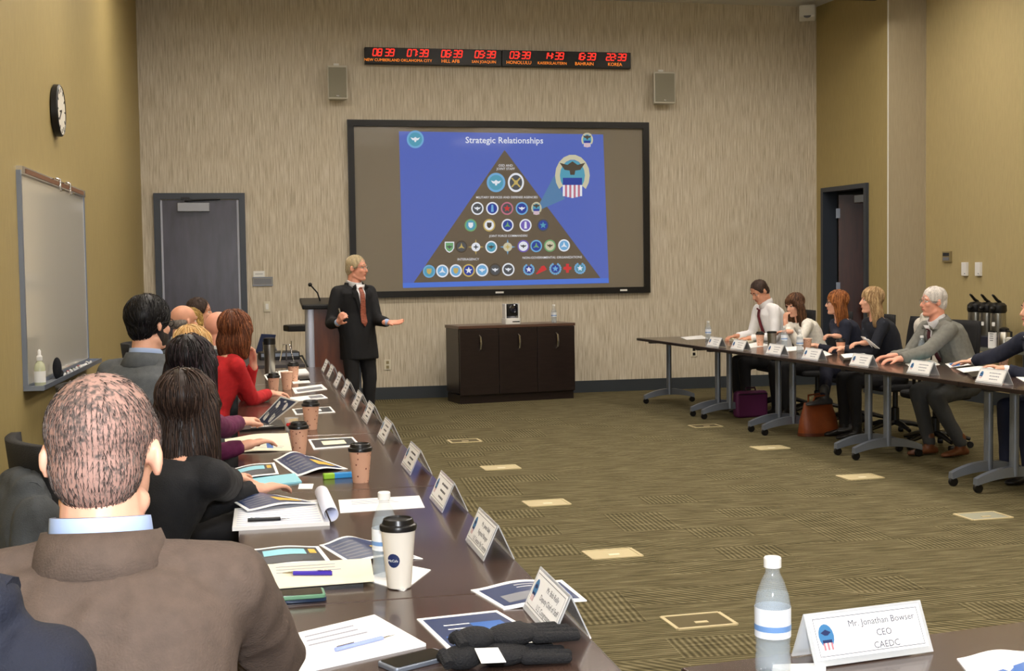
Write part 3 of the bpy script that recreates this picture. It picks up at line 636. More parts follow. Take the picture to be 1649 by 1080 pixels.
# ------------------------------------------------------------------ folding tables
TZ = .74
def table(label, A, B, side, dp=.62, group='training tables', shade=M_top):    # A,B: end points of the room-side edge; side: unit vector towards the far edge
    A = Vector((A[0], A[1], 0)); B = Vector((B[0], B[1], 0)); u = (B-A).normalized(); L = (B-A).length
    rz = math.atan2(u.y, u.x); root = thing('training_table', label, 'table', A, rz, group)
    s_ = 1 if Vector((-u.y, u.x, 0)).dot(Vector(side)) > 0 else -1
    part('table_top', lambda b: b.box((L/2, s_*dp/2, TZ-.015), (L-.006, dp, .03)), shade, root, None, .003)
    part('edge_band', lambda b: b.box((L/2, -s_*.0015, TZ-.016), (L-.008, .006, .024)), M_wood, root, None)
    for xx in (.14, L-.14):
        lg = part('leg', lambda b: b.rbox((xx, s_*dp*.5, (TZ-.03+.1)/2), (.07, .05, TZ-.03-.1), .024), M_alu, root)
        part('top_bracket', lambda b: b.box((xx, s_*dp*.5, TZ-.045), (.07, dp*.7, .03)), M_navy2, root, None)
        def foot(b):
            n = 12; pts = []
            for k in range(n+1):
                t = k/n; y = s_*(.03+(dp-.06)*t); z = .075+.055*(1-(2*t-1)**2); hh = .022+.012*(1-(2*t-1)**2)
                pts.append((y, z, hh))
            vs_ = [v for (y, z, hh) in pts for v in ((xx-.028, y, z-hh), (xx+.028, y, z-hh), (xx+.022, y, z+hh), (xx-.022, y, z+hh))]
            fs = [(4*i+k, 4*i+(k+1) % 4, 4*i+4+(k+1) % 4, 4*i+4+k) for i in range(n) for k in range(4)]+[(3, 2, 1, 0), (4*n, 4*n+1, 4*n+2, 4*n+3)]
            b.add(vs_, fs)
        ft = part('foot', foot, M_alu, root, 40)
        for yy in (.05, dp-.05):
            part('caster', lambda b: (b.lathe([(.03, -.014), (.032, -.008), (.032, .008), (.03, .014)], (xx, s_*yy, .032), 16, Matrix.Rotation(R(90), 3, 'Y')), b.box((xx, s_*yy, .055), (.03, .03, .03))), M_black, ft)
    return root
# right row
def redge(y): return 4.43+(13.79-y)*.0573
ry = (13.98, 12.38, 11.03, 9.45, 7.88, 6.3)
rl = ('far end of the row by the front wall', 'with white shirted man writing', 'with brown tote bag beneath', 'where the grey haired man sits', 'where the navy suited man sits')
for i in range(5):
    table('dark training table on silver legs, '+rl[i], (redge(ry[i]), ry[i]), (redge(ry[i+1]), ry[i+1]), (1, 0, 0), .66)
# left row
def ledge(y): return .735
ly = (1.5, 3.13, 4.75, 6.38, 7.88, 9.4, 10.95)
ll = ('nearest the brown suited man', 'holding the white coffee cup', 'holding the pale blue folder', 'holding the fruit cup', 'in front of the woman in red', 'ending beside the speaking man')
for i in range(6):
    table('dark training table of the window row, '.replace('window', 'whiteboard side')+ll[i], (ledge(ly[i]), ly[i]), (ledge(ly[i+1]), ly[i+1]), (-1, 0, 0), .75)
# near table
na, nb = PZ(1180, 1063, TZ), PZ(1649, 1000, TZ); nu = (nb-na).normalized()
na2 = na-nu*.12; nb2 = na+nu*1.6
table('dark training table with the white name card and water bottle close up', na2, nb2, (0, -1, 0), .7)
# AV table
avt = table('dark equipment table behind the woman in red', (.56, 11.35), (.56, 12.75), (-1, 0, 0), .6, shade=mat('charcoal_top', (58, 54, 56), .4))
# ------------------------------------------------------------------ small things
M_acryl = mat('clear_acrylic', (232, 236, 240), .08, alpha=.45, coat=.5)
M_ink = mat('black_ink', (40, 42, 52), .6); M_ink2 = mat('faint_ink', (150, 152, 166), .6); M_sealb = mat('seal_blue', (60, 120, 170), .5); M_seald = mat('seal_navy', (30, 44, 90), .5); M_sealr = mat('seal_red', (190, 120, 130), .5)
def nameplate(label, p, rz, lines=None, ink=None, L=.285, group='acrylic name plates on the tables', seal=True):
    """tent with its ridge along local X; p = centre of the base"""
    hh, dp = .1, .088; root = thing('name_plate', label, 'name plate', p, rz, group); ink = ink or M_ink
    for sg in (-1, 1):
        base = Vector((0, sg*dp/2, .003)); top = Vector((0, 0, hh)); up = (top-base).normalized(); nrm = Vector((0, sg*up.z, -sg*up.y)); 
        if nrm.z < 0: nrm = -nrm
        H = (top-base).length; X = Vector((-sg, 0, 0)) if False else Vector((1, 0, 0))
        X = up.cross(nrm)                      # reading direction seen from outside
        def pt(a, b, k=0): return base+X*a+up*b+nrm*k
        def slab(name, a0, a1, b0, b1, k0, k1, m, par):
            bb = MB(); bb.add([pt(a0, b0, k0), pt(a1, b0, k0), pt(a1, b1, k0), pt(a0, b1, k0), pt(a0, b0, k1), pt(a1, b0, k1), pt(a1, b1, k1), pt(a0, b1, k1)], [(3, 2, 1, 0), (4, 5, 6, 7), (0, 1, 5, 4), (1, 2, 6, 5), (2, 3, 7, 6), (3, 0, 4, 7)]); return obj(name, bb, m, par, None)
        pan = slab('acrylic_panel', -L/2, L/2, 0, H, -.002, .0012, M_acryl, root)
        card = slab('card', -L/2+.008, L/2-.008, .012, H-.006, .0014, .0019, M_paper, root)
        b = MB(); 
        def strip(a0, a1, b0, b1): b.add([pt(a0, b0, .0023), pt(a1, b0, .0023), pt(a1, b1, .0023), pt(a0, b1, .0023)], [(0, 1, 2, 3)])
        x0, x1, z0, z1 = -L/2+.016, L/2-.016, .018, H-.012
        for q in ((x0, x1, z0, z0+.0012), (x0, x1, z1-.0012, z1), (x0, x0+.0012, z0, z1), (x1-.0012, x1, z0, z1)): strip(*q)
        if lines:
            for i, t in enumerate(lines):
                c = pt(.035, H*.72-i*H*.23, .0023); b.text(t, .019, Matrix(((X.x, up.x, nrm.x, c.x), (X.y, up.y, nrm.y, c.y), (X.z, up.z, nrm.z, c.z), (0, 0, 0, 1))), 'CENTER')
        else:
            for i, wl in enumerate((.12, .1, .085)):
                xx = -wl/2
                while xx < wl/2:
                    ww = rnd.uniform(.008, .02); strip(.035+xx, .035+min(xx+ww, wl/2), H*.68-i*H*.2, H*.68-i*H*.2+.007); xx += ww+.004
        obj('lettering', b, ink, card, None)
        if seal:
            b = MB(); n = 16
            b.add([pt(-L*.36+.018*math.cos(2*math.pi*i/n), H*.55+.024*math.sin(2*math.pi*i/n), .0023) for i in range(n)], [tuple(range(n))]); b.mi = 1
            b.add([pt(-L*.36+.012*dx, H*.58+.012*dy, .0026) for dx, dy in ((-1, .3), (0, .8), (1, .3), (.3, -.2), (-.3, -.2))], [tuple(range(5))])
            b.add([pt(-L*.36+.011*dx, H*.42+.012*dy, .0026) for dx, dy in ((-1, .5), (1, .5), (1, 0), (-1, 0))], [(0, 1, 2, 3)]); 
            for k in range(5):
                b.mi = 2 if k % 2 == 0 else 3
                b.add([pt(-L*.36-.011+.0044*(k+dx), H*.42+.012*dy, .0026) for dx, dy in ((0, 0), (1, 0), (1, -1.2), (0, -1.2))], [(3, 2, 1, 0)])
            obj('seal', b, [M_sealb, M_seald, M_sealr, M_paper], card, None)
    return root
lp = [((905, 1033), ['Mr. Bob Reilly', 'Deputy Chief of Staff', 'U.S. Congressman ...'], 'beside the navy brochures and gloves'), ((787, 904), ['Mr. James Baily', 'Regional Manager', 'U.S. Senator Pat Toomey'], 'across from the white coffee cup'), ((720, 826), None, 'beside the blank white sheet'), ((660, 766), None, 'near the cup by the gum packet'),
      ((614, 716), None, 'near the booklet and second paper cup'), ((584, 684), None, 'near the fruit cup'), ((562, 663), None, 'near the held up brochure'), ((545, 641), None, 'before the purple sleeved woman, further along'), ((538, 626), None, 'across from the woman in red'), ((518, 612), None, 'next to last before the table end'), ((507, 602), None, 'at the end by the lectern')]
for q, ln, tl_ in lp:
    w_ = PZ(q[0], q[1], TZ); nameplate('clear tent name plate on the long table '+tl_, (.69, w_.y+.14, TZ), R(90), [l for l in ln] if ln else None)
rp = [((1165, 560), 'before the man in a white shirt'), ((1215, 565), 'beside the steel tumbler'), ((1273, 573), 'before the woman in white'), ((1337, 581), 'before the auburn haired woman'), ((1425, 591.6), 'before the blonde woman'), ((1512, 605), 'before the white haired man'), ((1621, 621), 'before the navy suited man')]
for q, tl_ in rp:
    w_ = PZ(q[0], q[1], TZ); yc = w_.y+.14; nameplate('white tent name card '+tl_, (redge(yc)+.05+.04, yc, TZ), R(90)+math.atan(.0573), None, M_ink2)
bw = (PZ(1297, 1078, TZ)+PZ(1497, 1053, TZ))/2
nameplate('large white tent name card beside the close up bottle', (bw.x+.01, bw.y+.045, TZ), math.atan2(nu.y, nu.x), ['Mr. Jonathan Bowser', 'CEO', 'CAEDC'], mat('grey_ink', (70, 72, 90), .6))
bb_ = PZ(1256, 1082, TZ); bottle('water bottle beside the large white name card', (bb_.x-.015, bb_.y+.0, TZ), 1.12)

def cup_mat():
    m = bpy.data.materials.new('printed_tan_paper'); m.use_nodes = True; nt = m.node_tree; b = nt.nodes['Principled BSDF']
    tc = nt.nodes.new('ShaderNodeTexCoord'); v = nt.nodes.new('ShaderNodeTexVoronoi'); v.inputs['Scale'].default_value = 55; nt.links.new(tc.outputs['Object'], v.inputs[0])
    r = nt.nodes.new('ShaderNodeValToRGB'); e = r.color_ramp.elements; e[0].position = .16; e[0].color = lin((122, 60, 44)); e[1].position = .2; e[1].color = lin((226, 176, 148))
    nt.links.new(v.outputs['Distance'], r.inputs[0]); nt.links.new(r.outputs[0], b.inputs['Base Color']); b.inputs['Roughness'].default_value = .6
    return m
M_cup = cup_mat(); M_lid = mat('black_lid', (18, 18, 20), .3); M_wcup = mat('white_cup', (238, 232, 220), .5)
def cup(label, p, s_=1.0, lid=True, white=False, group='paper coffee cups'):
    r_ = thing('coffee_cup', label, 'cup', p, rnd.uniform(0, 6) if not white else R(0), group); H = .122*s_ if not white else .155; rb, rt = (.029*s_, .041*s_) if not white else (.031, .044)
    part('cup_body', lambda b: b.lathe([(rb*.95, 0), (rb, .004), (rt, H-.003), (rt+.002, H), (rt-.003, H), (rt-.004, H-.012)], (0, 0, 0), 32), M_wcup if white else M_cup, r_)
    if lid: part('lid', lambda b: b.lathe([(rt+.003, H-.008), (rt+.004, H+.002), (rt+.002, H+.006), (rt-.003, H+.008), (rt-.006, H+.02), (rt-.01, H+.022), (rt-.012, H+.017), (.0005, H+.016)], (0, 0, 0), 32), M_lid, r_)
    else: part('rim', lambda b: b.lathe([(rt, H-.002), (rt+.003, H), (rt, H+.002), (rt-.003, H)], (0, 0, 0), 32, None, False), mat('paper_rim', (236, 214, 196), .5), r_)
    if white:
        b = MB(); n = 16; zc = H*.48; rr_ = rb+(rt-rb)*.48+.001; vs_ = [(rr_*math.cos(R(-118)), rr_*math.sin(R(-118)), zc)]
        for j in (1, 2, 3, 4):
            for i in range(n):
                an = R(-118)+.44*j/4*math.cos(2*math.pi*i/n); zz = .018*j/4*math.sin(2*math.pi*i/n); q_ = rr_+zz*(rt-rb)/H; vs_.append((q_*math.cos(an), q_*math.sin(an), zc+zz))
        b.add(vs_, [(0, 1+i, 1+(i+1) % n) for i in range(n)]+[(1+j*n+i, 1+(j+1)*n+i, 1+(j+1)*n+(i+1) % n, 1+j*n+(i+1) % n) for j in range(3) for i in range(n)])
        lg = obj('logo_disc', b, M_seald, r_, None)
        b = MB(); c_ = Vector((math.cos(R(-118)), math.sin(R(-118)), 0)); X = Vector((-c_.y, c_.x, 0)); o_ = c_*(rb+(rt-rb)*.48+.0028)+Vector((0, 0, zc))
        b.text('McCafe', .009, Matrix(((X.x, 0, c_.x, o_.x), (X.y, 0, c_.y, o_.y), (0, 1, 0, o_.z), (0, 0, 0, 1))), 'CENTER'); obj('logo_lettering', b, M_paper, lg, None)
    return r_
def T(px, py, dz=0): v = PZ(px, py, TZ+dz); return (v.x, v.y, TZ+dz)
cup('tall white paper cup with black lid and round dark logo', T(643, 944, .003), white=True)
bottle('water bottle right behind the white coffee cup', T(621, 927), 1.08)
for (q, s_, lid, lb) in (((581, 776), 1.05, True, 'tan cup with black lid by the gum packet'), ((482, 731), 1.0, True, 'tan cup with black lid beside the open cream booklet'), ((501, 691), 1.05, True, 'tan cup with black lid behind the fruit cup'), ((462, 627), 1.0, False, 'open tan paper cup without lid near the woman in red'), ((473, 614), 1.0, True, 'tan cup with black lid behind the open cup'), ((441, 634), .95, True, 'tan cup with black lid at the hand of the woman in red'),
                         ((1224, 557), 1.0, True, 'tan cup with black lid by the man in white shirt'), ((1300, 566), 1.0, False, 'open tan cup before the woman in white'), ((1354, 571), 1.0, True, 'tan cup with black lid before the auburn haired woman'), ((1616, 592), 1.0, False, 'open tan cup by the navy sleeved arm')):
    cup(lb, T(*q), s_, lid)
for q, lb in (((1140.5, 547.5), 'water bottle at the far end of the table by the front wall'), ((1263, 559), 'water bottle beside the steel tumbler'), ((1288, 567), 'water bottle between tumbler and open tan cup'), ((1484.5, 581), 'water bottle before the white haired man')): bottle(lb, T(*q))
def tumbler(label, q, H, r0, r1, lidh):
    r_ = thing('steel_tumbler', label, 'tumbler', T(*q))
    part('body', lambda b: b.lathe([(r0*.95, 0), (r0, .005), (r1, H)], (0, 0, 0), 28), M_steel, r_)
    part('lid', lambda b: b.lathe([(r1+.002, H-.004), (r1+.002, H+lidh), (r1*.8, H+lidh+.004), (.001, H+lidh+.004)], (0, 0, 0), 28), M_black, r_)
tumbler('brushed steel tumbler on the table before the woman in white', (1243, 569), .19, .033, .043, .01)
tumbler('tall steel flask with black lid on the far table', (435, 601), .235, .04, .045, .045)

def sheet(name, label, cat, cs, dz=0, th=.0015, mats_=None, curl=0, prints=(), group=None, ztop=None, sag=0):
    """flat paper thing from four table points given as pixels (tl, tr, br, bl)"""
    P_ = [PZ(x, y, TZ+dz) for x, y in cs]
    if ztop is not None:
        P_[1] = PZ(cs[1][0], cs[1][1], ztop); P_[2] = PZ(cs[2][0], cs[2][1], ztop)
    c = sum(P_, Vector())/4; base = Vector((c.x, c.y, TZ+dz)); Q = [p-base for p in P_]
    root = thing(name, label, cat, base, 0, group)
    def S(u, v, k=0):
        a = Q[0].lerp(Q[1], u); b = Q[3].lerp(Q[2], u); p = a.lerp(b, v)
        return (p.x, p.y, p.z+th+curl*math.sin(math.pi*u)**2*(1-.4*v)+sag*u*u+k)
    b = MB(); b.grid(lambda u, v: S(u, 1-v), 12, 4, th); obj('pages', b, mats_ or M_paper, root)
    for pr in prints:
        u0, u1, v0, v1, m, k = pr[:6]
        b = MB(); b.grid(lambda u, v: S(u0+(u1-u0)*u, v1+(v0-v1)*v, .0004*k), 10 if curl else 2, 2); obj(pr[6] if len(pr) > 6 else 'printed_area', b, m, root)
    return root
def txtlines(u0, u1, v0, v1, n, m, k=2, ragged=True):
    o_ = []
    for i in range(n):
        v = v0+(v1-v0)*i/max(1, n-1); o_.append((u0, u1-(rnd.uniform(0, .3)*(u1-u0) if ragged else 0), v, v+(v1-v0)/max(1, n)*.4, m, k, 'print_line'))
    return o_
cover = [(.05, .95, .06, .94, M_navy, 1), (.5, .86, .3, .62, M_blue, 2), (.1, .4, .62, .9, M_blue, 2)]+txtlines(.2, .6, .3, .42, 2, M_paper, 3)
cover2 = [(.05, .95, .06, .94, M_navy, 1)]+txtlines(.1, .5, .2, .8, 6, M_grey, 2)+[(.55, .9, .5, .8, M_yellow, 2)]
page = [(.06, .94, .08, .92, M_navy2, 1), (.15, .75, .2, .5, M_ltblue, 2), (.8, .9, .2, .45, M_yellow, 2)]+txtlines(.15, .85, .6, .82, 4, M_grey, 2)
plain = txtlines(.15, .85, .15, .4, 3, M_ink2, 1)
def pen(label, a, b_, z, m, r=.0045):
    A, B = PZ(a[0], a[1], z), PZ(b_[0], b_[1], z); root = thing('pen', label, 'pen', (A.x, A.y, z)); d = (B-A); up = Vector((0, 0, r))
    part('barrel', lambda b: b.tube([up, d*.78+up], r), m, root); part('tip', lambda b: b.tube([d*.78+up, d+up], [r*.9, r*.2]), M_chrome, root)
    part('clip', lambda b: b.tube([d*.02+up*2.2, d*.3+up*2.2], r*.3), M_chrome, root)
sheet('paper_stack', 'white paper stack with a clear blue pen on it', 'papers', [(465, 1026), (603, 993), (686, 1040), (480, 1086)], 0, .006, prints=plain)
pen('clear ballpoint pen with blue ends on white papers', (540, 1049), (637, 1024), TZ+.0065, mat('clear_blue', (150, 165, 215), .2))
def phone(label, cs, dz, m, scr):
    P_ = [PZ(x, y, TZ+dz) for x, y in cs]; c = sum(P_, Vector())/4; u = ((P_[1]-P_[0])+(P_[2]-P_[3])); 
    r_ = thing('smartphone', label, 'phone', (c.x, c.y, TZ+dz), math.atan2(u.y, u.x))
    part('body', lambda b: b.rbox((0, 0, .005), (.145, .072, .01), .01), m, r_, 35, .002); part('screen', lambda b: b.rbox((0, 0, .0104), (.132, .064, .001), .006), scr, r_)
M_glassk = mat('dark_glass', (26, 30, 34), .08, coat=1)
phone('silver smartphone beside the white paper stack', [(600, 1068), (705, 1046), (727, 1064), (640, 1090)], 0, M_alu, M_glassk)
phone('green cased smartphone lying by the notebook', [(428, 953), (518, 946), (521, 968), (432, 974)], .012, mat('green_case', (96, 140, 112), .4), M_glassk)
phone('dark blue smartphone under the green one', [(430, 958), (520, 951), (523, 974), (434, 980)], 0, mat('dark_blue_case', (34, 50, 74), .3), M_glassk)
sheet('brochure', 'navy brochure with blue panels lying by the black gloves', 'brochure', [(671, 998), (800, 984), (886, 1034), (724, 1050)], 0, .003, prints=cover)
sheet('brochure', 'open navy brochure lying under the tent name plate', 'brochure', [(758, 951), (905, 935), (945, 968), (811, 982)], 0, .003, None, .012, prints=[(.05, .95, .1, .9, M_navy, 1), (.15, .6, .5, .8, M_grey, 2), (.7, .9, .3, .7, M_blue, 2)]+txtlines(.4, .9, .2, .3, 2, M_paper, 3))
def gloves():
    c = PZ(812, 1062, TZ)
    for k, (dx, dy, rz, lb) in enumerate(((-.01, -.03, 5, 'black knitted glove lying flat near the table edge'), (.02, .01, 12, 'black knitted glove on top of the other glove'))):
        def g(b):
            b.ell((0, 0, .022), (.06, .045, .022)); b.ell((-.085, 0, .024), (.045, .036, .024)); b.tube([(-.12, -.03, .02), (-.125, 0, .035), (-.12, .03, .02)], .012)
            for j, (l_, y_) in enumerate(((.075, -.034), (.085, -.012), (.08, .012), (.065, .033))): b.cap((.04, y_, .018), (.05+l_, y_*1.3, .013), .0125, .0105)
            b.cap((-.01, .04, .02), (.05, .075, .014), .014, .011)
        one('glove', g, mat('black_knit', (24, 24, 27), .85, bump=.7, bscale=240), lb, 'glove', (c.x+dx, c.y+dy, TZ+.028*k), R(rz), 'black gloves')
    sheet('small_card', 'small blank white card lying on the black gloves', 'card', [(764, 1044), (802, 1043), (815, 1066), (775, 1068)], .046, .001)
gloves()
sheet('notebook', 'dark covered notebook under the paper with purple pen', 'notebook', [(416, 926), (580, 913), (585, 946), (424, 957)], 0, .01, M_black)
sheet('paper_sheet', 'cream papers with a purple pen on the notebook', 'papers', [(416, 911), (597, 900), (603, 936), (419, 950)], .012, .003, M_cream, prints=plain)
pen('purple pen lying on the cream papers', (535, 926), (455, 926), TZ+.0155, mat('purple_plastic', (58, 40, 160), .3), .006)
sheet('brochure', 'open brochure page with dark pictures near the brown sleeve', 'brochure', [(404, 885), (513, 880), (533, 905), (412, 915)], .0, .002, None, .006, prints=page)
sheet('brochure', 'navy brochure page curling up beside the water bottle', 'brochure', [(514, 878), (602, 871), (681, 900), (560, 906)], 0, .002, None, .02, prints=cover2)
sheet('napkin', 'white paper napkin under the white coffee cup', 'napkin', [(580, 932), (660, 911), (694, 918), (650, 952)], 0, .002)
def notepad():
    cs = [(378, 824), (516, 809), (531, 846), (374, 855)]
    r_ = sheet('notepad', 'ruled white notepad with its top sheet rolled over', 'notepad', cs, 0, .012, prints=txtlines(.04, .92, .1, .92, 9, mat('ruled_line', (200, 205, 225), .6), 1, False))
    a = PZ(516, 809, TZ)-r_.location; b_ = PZ(531, 846, TZ)-r_.location
    def roll(b):
        n = 18
        def f(u, v):
            t = R(-90+300*u); p = a.lerp(b_, v); return (p.x+.005+.024*math.cos(t), p.y, .036+.024*math.sin(t))
        b.grid(f, n, 2)
    o_ = part('rolled_sheet', roll, mat('pad_sheet', (222, 226, 244), .6), r_); o_.modifiers.new('s', 'SOLIDIFY').thickness = .002
notepad()
pen('black pen lying on the ruled notepad', (399, 840), (467, 837), TZ+.0125, M_black, .006)
sheet('brochure', 'folded navy brochure lying on top of the notepad', 'brochure', [(367, 803), (442, 797), (512, 810), (398, 823)], .018, .003, None, .018, prints=cover2)
sheet('paper_sheet', 'blank white sheet lying alone on the dark table', 'papers', [(545, 805), (675, 798), (684, 817), (548, 826)], 0, .001, prints=plain)
sheet('small_card', 'small white card by the pale blue folder', 'card', [(482, 779), (505, 779), (503, 787), (480, 787)], 0, .001)
sheet('folder', 'pale blue paper folder on the dark table', 'folder', [(372, 776), (475, 764), (486, 777), (386, 789)], 0, .006, M_ltblue)
sheet('brochure', 'open brochure page beside the hand with red nails', 'brochure', [(366, 757), (442, 745), (449, 763), (373, 775)], .008, .002, None, .008, prints=page)
sheet('brochure', 'navy brochure page curling beside the gum packet', 'brochure', [(440, 740), (503, 735), (560, 755), (478, 767)], 0, .002, None, .028, prints=cover2)
gp = PZ(540, 770, TZ)
root = thing('gum_packet', 'small blue and green gum packet beside the tan cup', 'packet', gp, R(8))
part('wrapper', lambda b: b.box((.03, 0, .011), (.075, .026, .022)), mat('packet_blue', (60, 150, 220), .3), root, None, .004); part('green_end', lambda b: b.box((-.025, 0, .011), (.045, .0265, .0222)), mat('packet_green', (150, 200, 60), .3), root, None, .004)
sheet('booklet', 'open cream booklet with a blue marked table', 'booklet', [(362, 708), (464, 698), (470, 726), (366, 730)], 0, .004, M_cream, .01, prints=txtlines(.1, .9, .6, .85, 4, M_ink2, 1)+[(.62, .72, .55, .9, M_blue, 2)])
sheet('brochure', 'brochure with pale picture cover beside the tan cup', 'brochure', [(496, 708), (568, 704), (581, 718), (505, 724)], 0, .003, prints=[(.05, .95, .1, .9, M_navy2, 1), (.25, .75, .3, .7, M_cream, 2)])
r_ = thing('fruit_cup', 'clear plastic cup of cut fruit on the dark table', 'cup', T(470, 692))
part('fruit', lambda b: [b.ell((.022*math.cos(k*2.4)*(k % 3)/2, .022*math.sin(k*2.4)*(k % 3)/2, .015+.008*(k//2)), (.014, .012, .011), None, 10, 6) for k in range(10)], mat('mixed_fruit', (206, 170, 50), .3, var=.5, vscale=40), r_)
part('berry', lambda b: [b.ell((-.02+.012*k, -.024, .03+.006*(k % 2)), (.01, .01, .01), None, 10, 6) for k in range(3)], mat('red_fruit', (190, 40, 36), .3), r_)
part('plastic_cup', lambda b: b.lathe([(.03, 0), (.036, .06), (.037, .062)], (0, 0, 0), 24, None, False), M_acryl, r_)
sheet('notebook', 'thin black notebook beside the fruit cup', 'notebook', [(384, 684), (452, 679), (459, 690), (386, 696)], 0, .012, M_black)
pen('silver pen on the thin black notebook', (404, 690), (450, 686), TZ+.013, M_chrome)
sheet('brochure', 'brochure lying behind the tan cup and fruit cup', 'brochure', [(470, 659), (532, 655), (540, 664), (476, 668)], 0, .003, prints=[(.05, .95, .1, .9, M_navy2, 1), (.3, .7, .3, .7, M_paper, 2)])
sheet('brochure', 'navy brochure held up in the hand of the purple sleeved woman', 'brochure', [(412, 680), (452, 638), (482, 646), (431, 686)], .0, .002, prints=[(.05, .95, .08, .92, M_navy, 1)]+txtlines(.3, .7, .2, .8, 5, M_grey, 2)+txtlines(.84, .9, .4, .7, 1, M_paper, 2), ztop=.9)
sheet('paper_sheet', 'white papers before the woman in red, nearer the fruit cup', 'papers', [(458, 641), (518, 635), (528, 641), (462, 648)], 0, .003, prints=[(.6, .95, .2, .8, M_grey, 1)])
sheet('brochure', 'white brochure before the woman in red, by the open cup', 'brochure', [(470, 625), (518, 619), (527, 627), (475, 634)], 0, .003, prints=[(.1, .9, .4, .85, M_grey, 1)])
sheet('paper_sheet', 'white sheet under the black phone on the far table', 'papers', [(470, 613), (496, 611), (500, 616), (472, 618)], 0, .002)
sheet('smartphone', 'black phone lying on a white sheet on the far table', 'phone', [(480, 609), (496, 608), (499, 612), (483, 613)], .003, .012, M_black)
sheet('brochure', 'grey printed brochure behind the arm of the woman in red', 'brochure', [(425, 604), (446, 598), (455, 608), (430, 612)], 0, .003, prints=[(.1, .9, .1, .9, M_grey, 1)])
# equipment on the far table
AVZ = TZ
def av(px, py): v = PZ(px, py, AVZ); return (v.x, v.y, AVZ)
r_ = thing('tablet', 'dark tablet leaning on a stand on the equipment table', 'tablet', av(428, 572), R(-60))
part('body', lambda b: b.box((0, 0, .11), (.26, .012, .2), Matrix.Rotation(R(-22), 3, 'X')), M_navy, r_, None, .004); part('stand', lambda b: b.box((0, .06, .05), (.2, .012, .12), Matrix.Rotation(R(25), 3, 'X')), M_grey, r_, None)
r_ = thing('network_box', 'flat black audio unit on the equipment table', 'electronics', (.36, 12.1, AVZ), R(4))
part('case', lambda b: b.box((0, 0, .035), (.36, .25, .07)), M_black, r_, None, .006); part('silver_front', lambda b: b.box((0, -.127, .045), (.34, .006, .03)), M_alu, r_, None); part('antenna', lambda b: (b.tube([(-.13, .1, .06), (-.13, .1, .16)], .005), b.tube([(.13, .1, .06), (.13, .1, .16)], .005)), M_chrome, r_)
r_ = thing('display_easel', 'small clear wire easel on the equipment table', 'stand', (.42, 11.75, AVZ))
part('wire', lambda b: (b.tube([(-.06, 0, 0), (-.03, .03, .15), (.03, .03, .15), (.06, 0, 0)], .006), b.tube([(0, .03, .15), (0, .1, 0)], .006)), M_chrome, r_)
one('black_cable', lambda b: b.tube([(.552, 12.1, .76), (.57, 12.0, .77), (.62, 11.95, .66), (.63, 11.95, .4), (.62, 12.0, .02)], .009), M_black, 'black cable hanging off the equipment table', 'cable')
sheet('paper_stack', 'white papers at the front of the equipment table', 'papers', [(448, 599), (492, 595), (498, 602), (450, 606)], 0, .01)
# right row papers
sheet('paper_sheet', 'white papers at the far end of the row by the front wall', 'papers', [(1096, 543), (1130, 540), (1140, 545), (1106, 547)], 0, .003)
sheet('notepad', 'open notebook under the writing hands', 'notepad', [(1178, 546), (1215, 540), (1235, 547), (1196, 553)], 0, .012, M_cream)
sheet('paper_sheet', 'white papers beside the steel tumbler', 'papers', [(1190, 556), (1222, 551), (1240, 556), (1206, 561)], 0, .003)
sheet('paper_sheet', 'white papers before the woman in white sweater', 'papers', [(1258, 560), (1290, 557), (1300, 563), (1266, 566)], 0, .003)
sheet('paper_sheet', 'white papers beside the open tan cup', 'papers', [(1298, 572), (1328, 565), (1340, 571), (1310, 577)], 0, .003)
sheet('folder', 'black portfolio before the blonde woman', 'folder', [(1352, 574), (1392, 568), (1400, 577), (1358, 583)], 0, .015, M_black)
sheet('paper_sheet', 'white pad on the black portfolio', 'papers', [(1354, 571), (1388, 567), (1396, 572), (1360, 577)], .016, .004)
sheet('brochure', 'blue brochure lying before the white haired man', 'brochure', [(1458, 586), (1500, 580), (1514, 587), (1470, 593)], 0, .003, prints=[(.1, .9, .1, .9, M_ltblue, 1)])
sheet('brochure', 'white papers under the hand of the navy sleeved man', 'brochure', [(1522, 586), (1566, 580), (1576, 586), (1530, 592)], 0, .003, prints=[(.1, .5, .1, .9, M_blue, 1)])
sheet('folder', 'black portfolio before the navy suited man', 'folder', [(1552, 598), (1620, 590), (1648, 599), (1566, 610)], 0, .015, M_black)
sheet('paper_sheet', 'white pad on the portfolio of the navy suited man', 'papers', [(1540, 594), (1590, 588), (1600, 594), (1552, 600)], .016, .003)
sheet('paper_sheet', 'white paper at the table edge beside the navy suited man', 'papers', [(1636, 607), (1680, 603), (1690, 610), (1648, 614)], 0, .003)
sheet('paper_sheet', 'white paper beside the large white name card', 'papers', [(1541, 1062), (1660, 1050), (1700, 1100), (1570, 1100)], 0, .003, None, .01)
sheet('folder', 'blue folder lying on the near table', 'folder', [(1600, 1085), (1680, 1058), (1760, 1085), (1640, 1120)], .006, .004, M_blue)
sheet('paper_sheet', 'white paper in front of the large name card', 'papers', [(1245, 1071), (1330, 1068), (1330, 1095), (1240, 1100)], 0, .002)

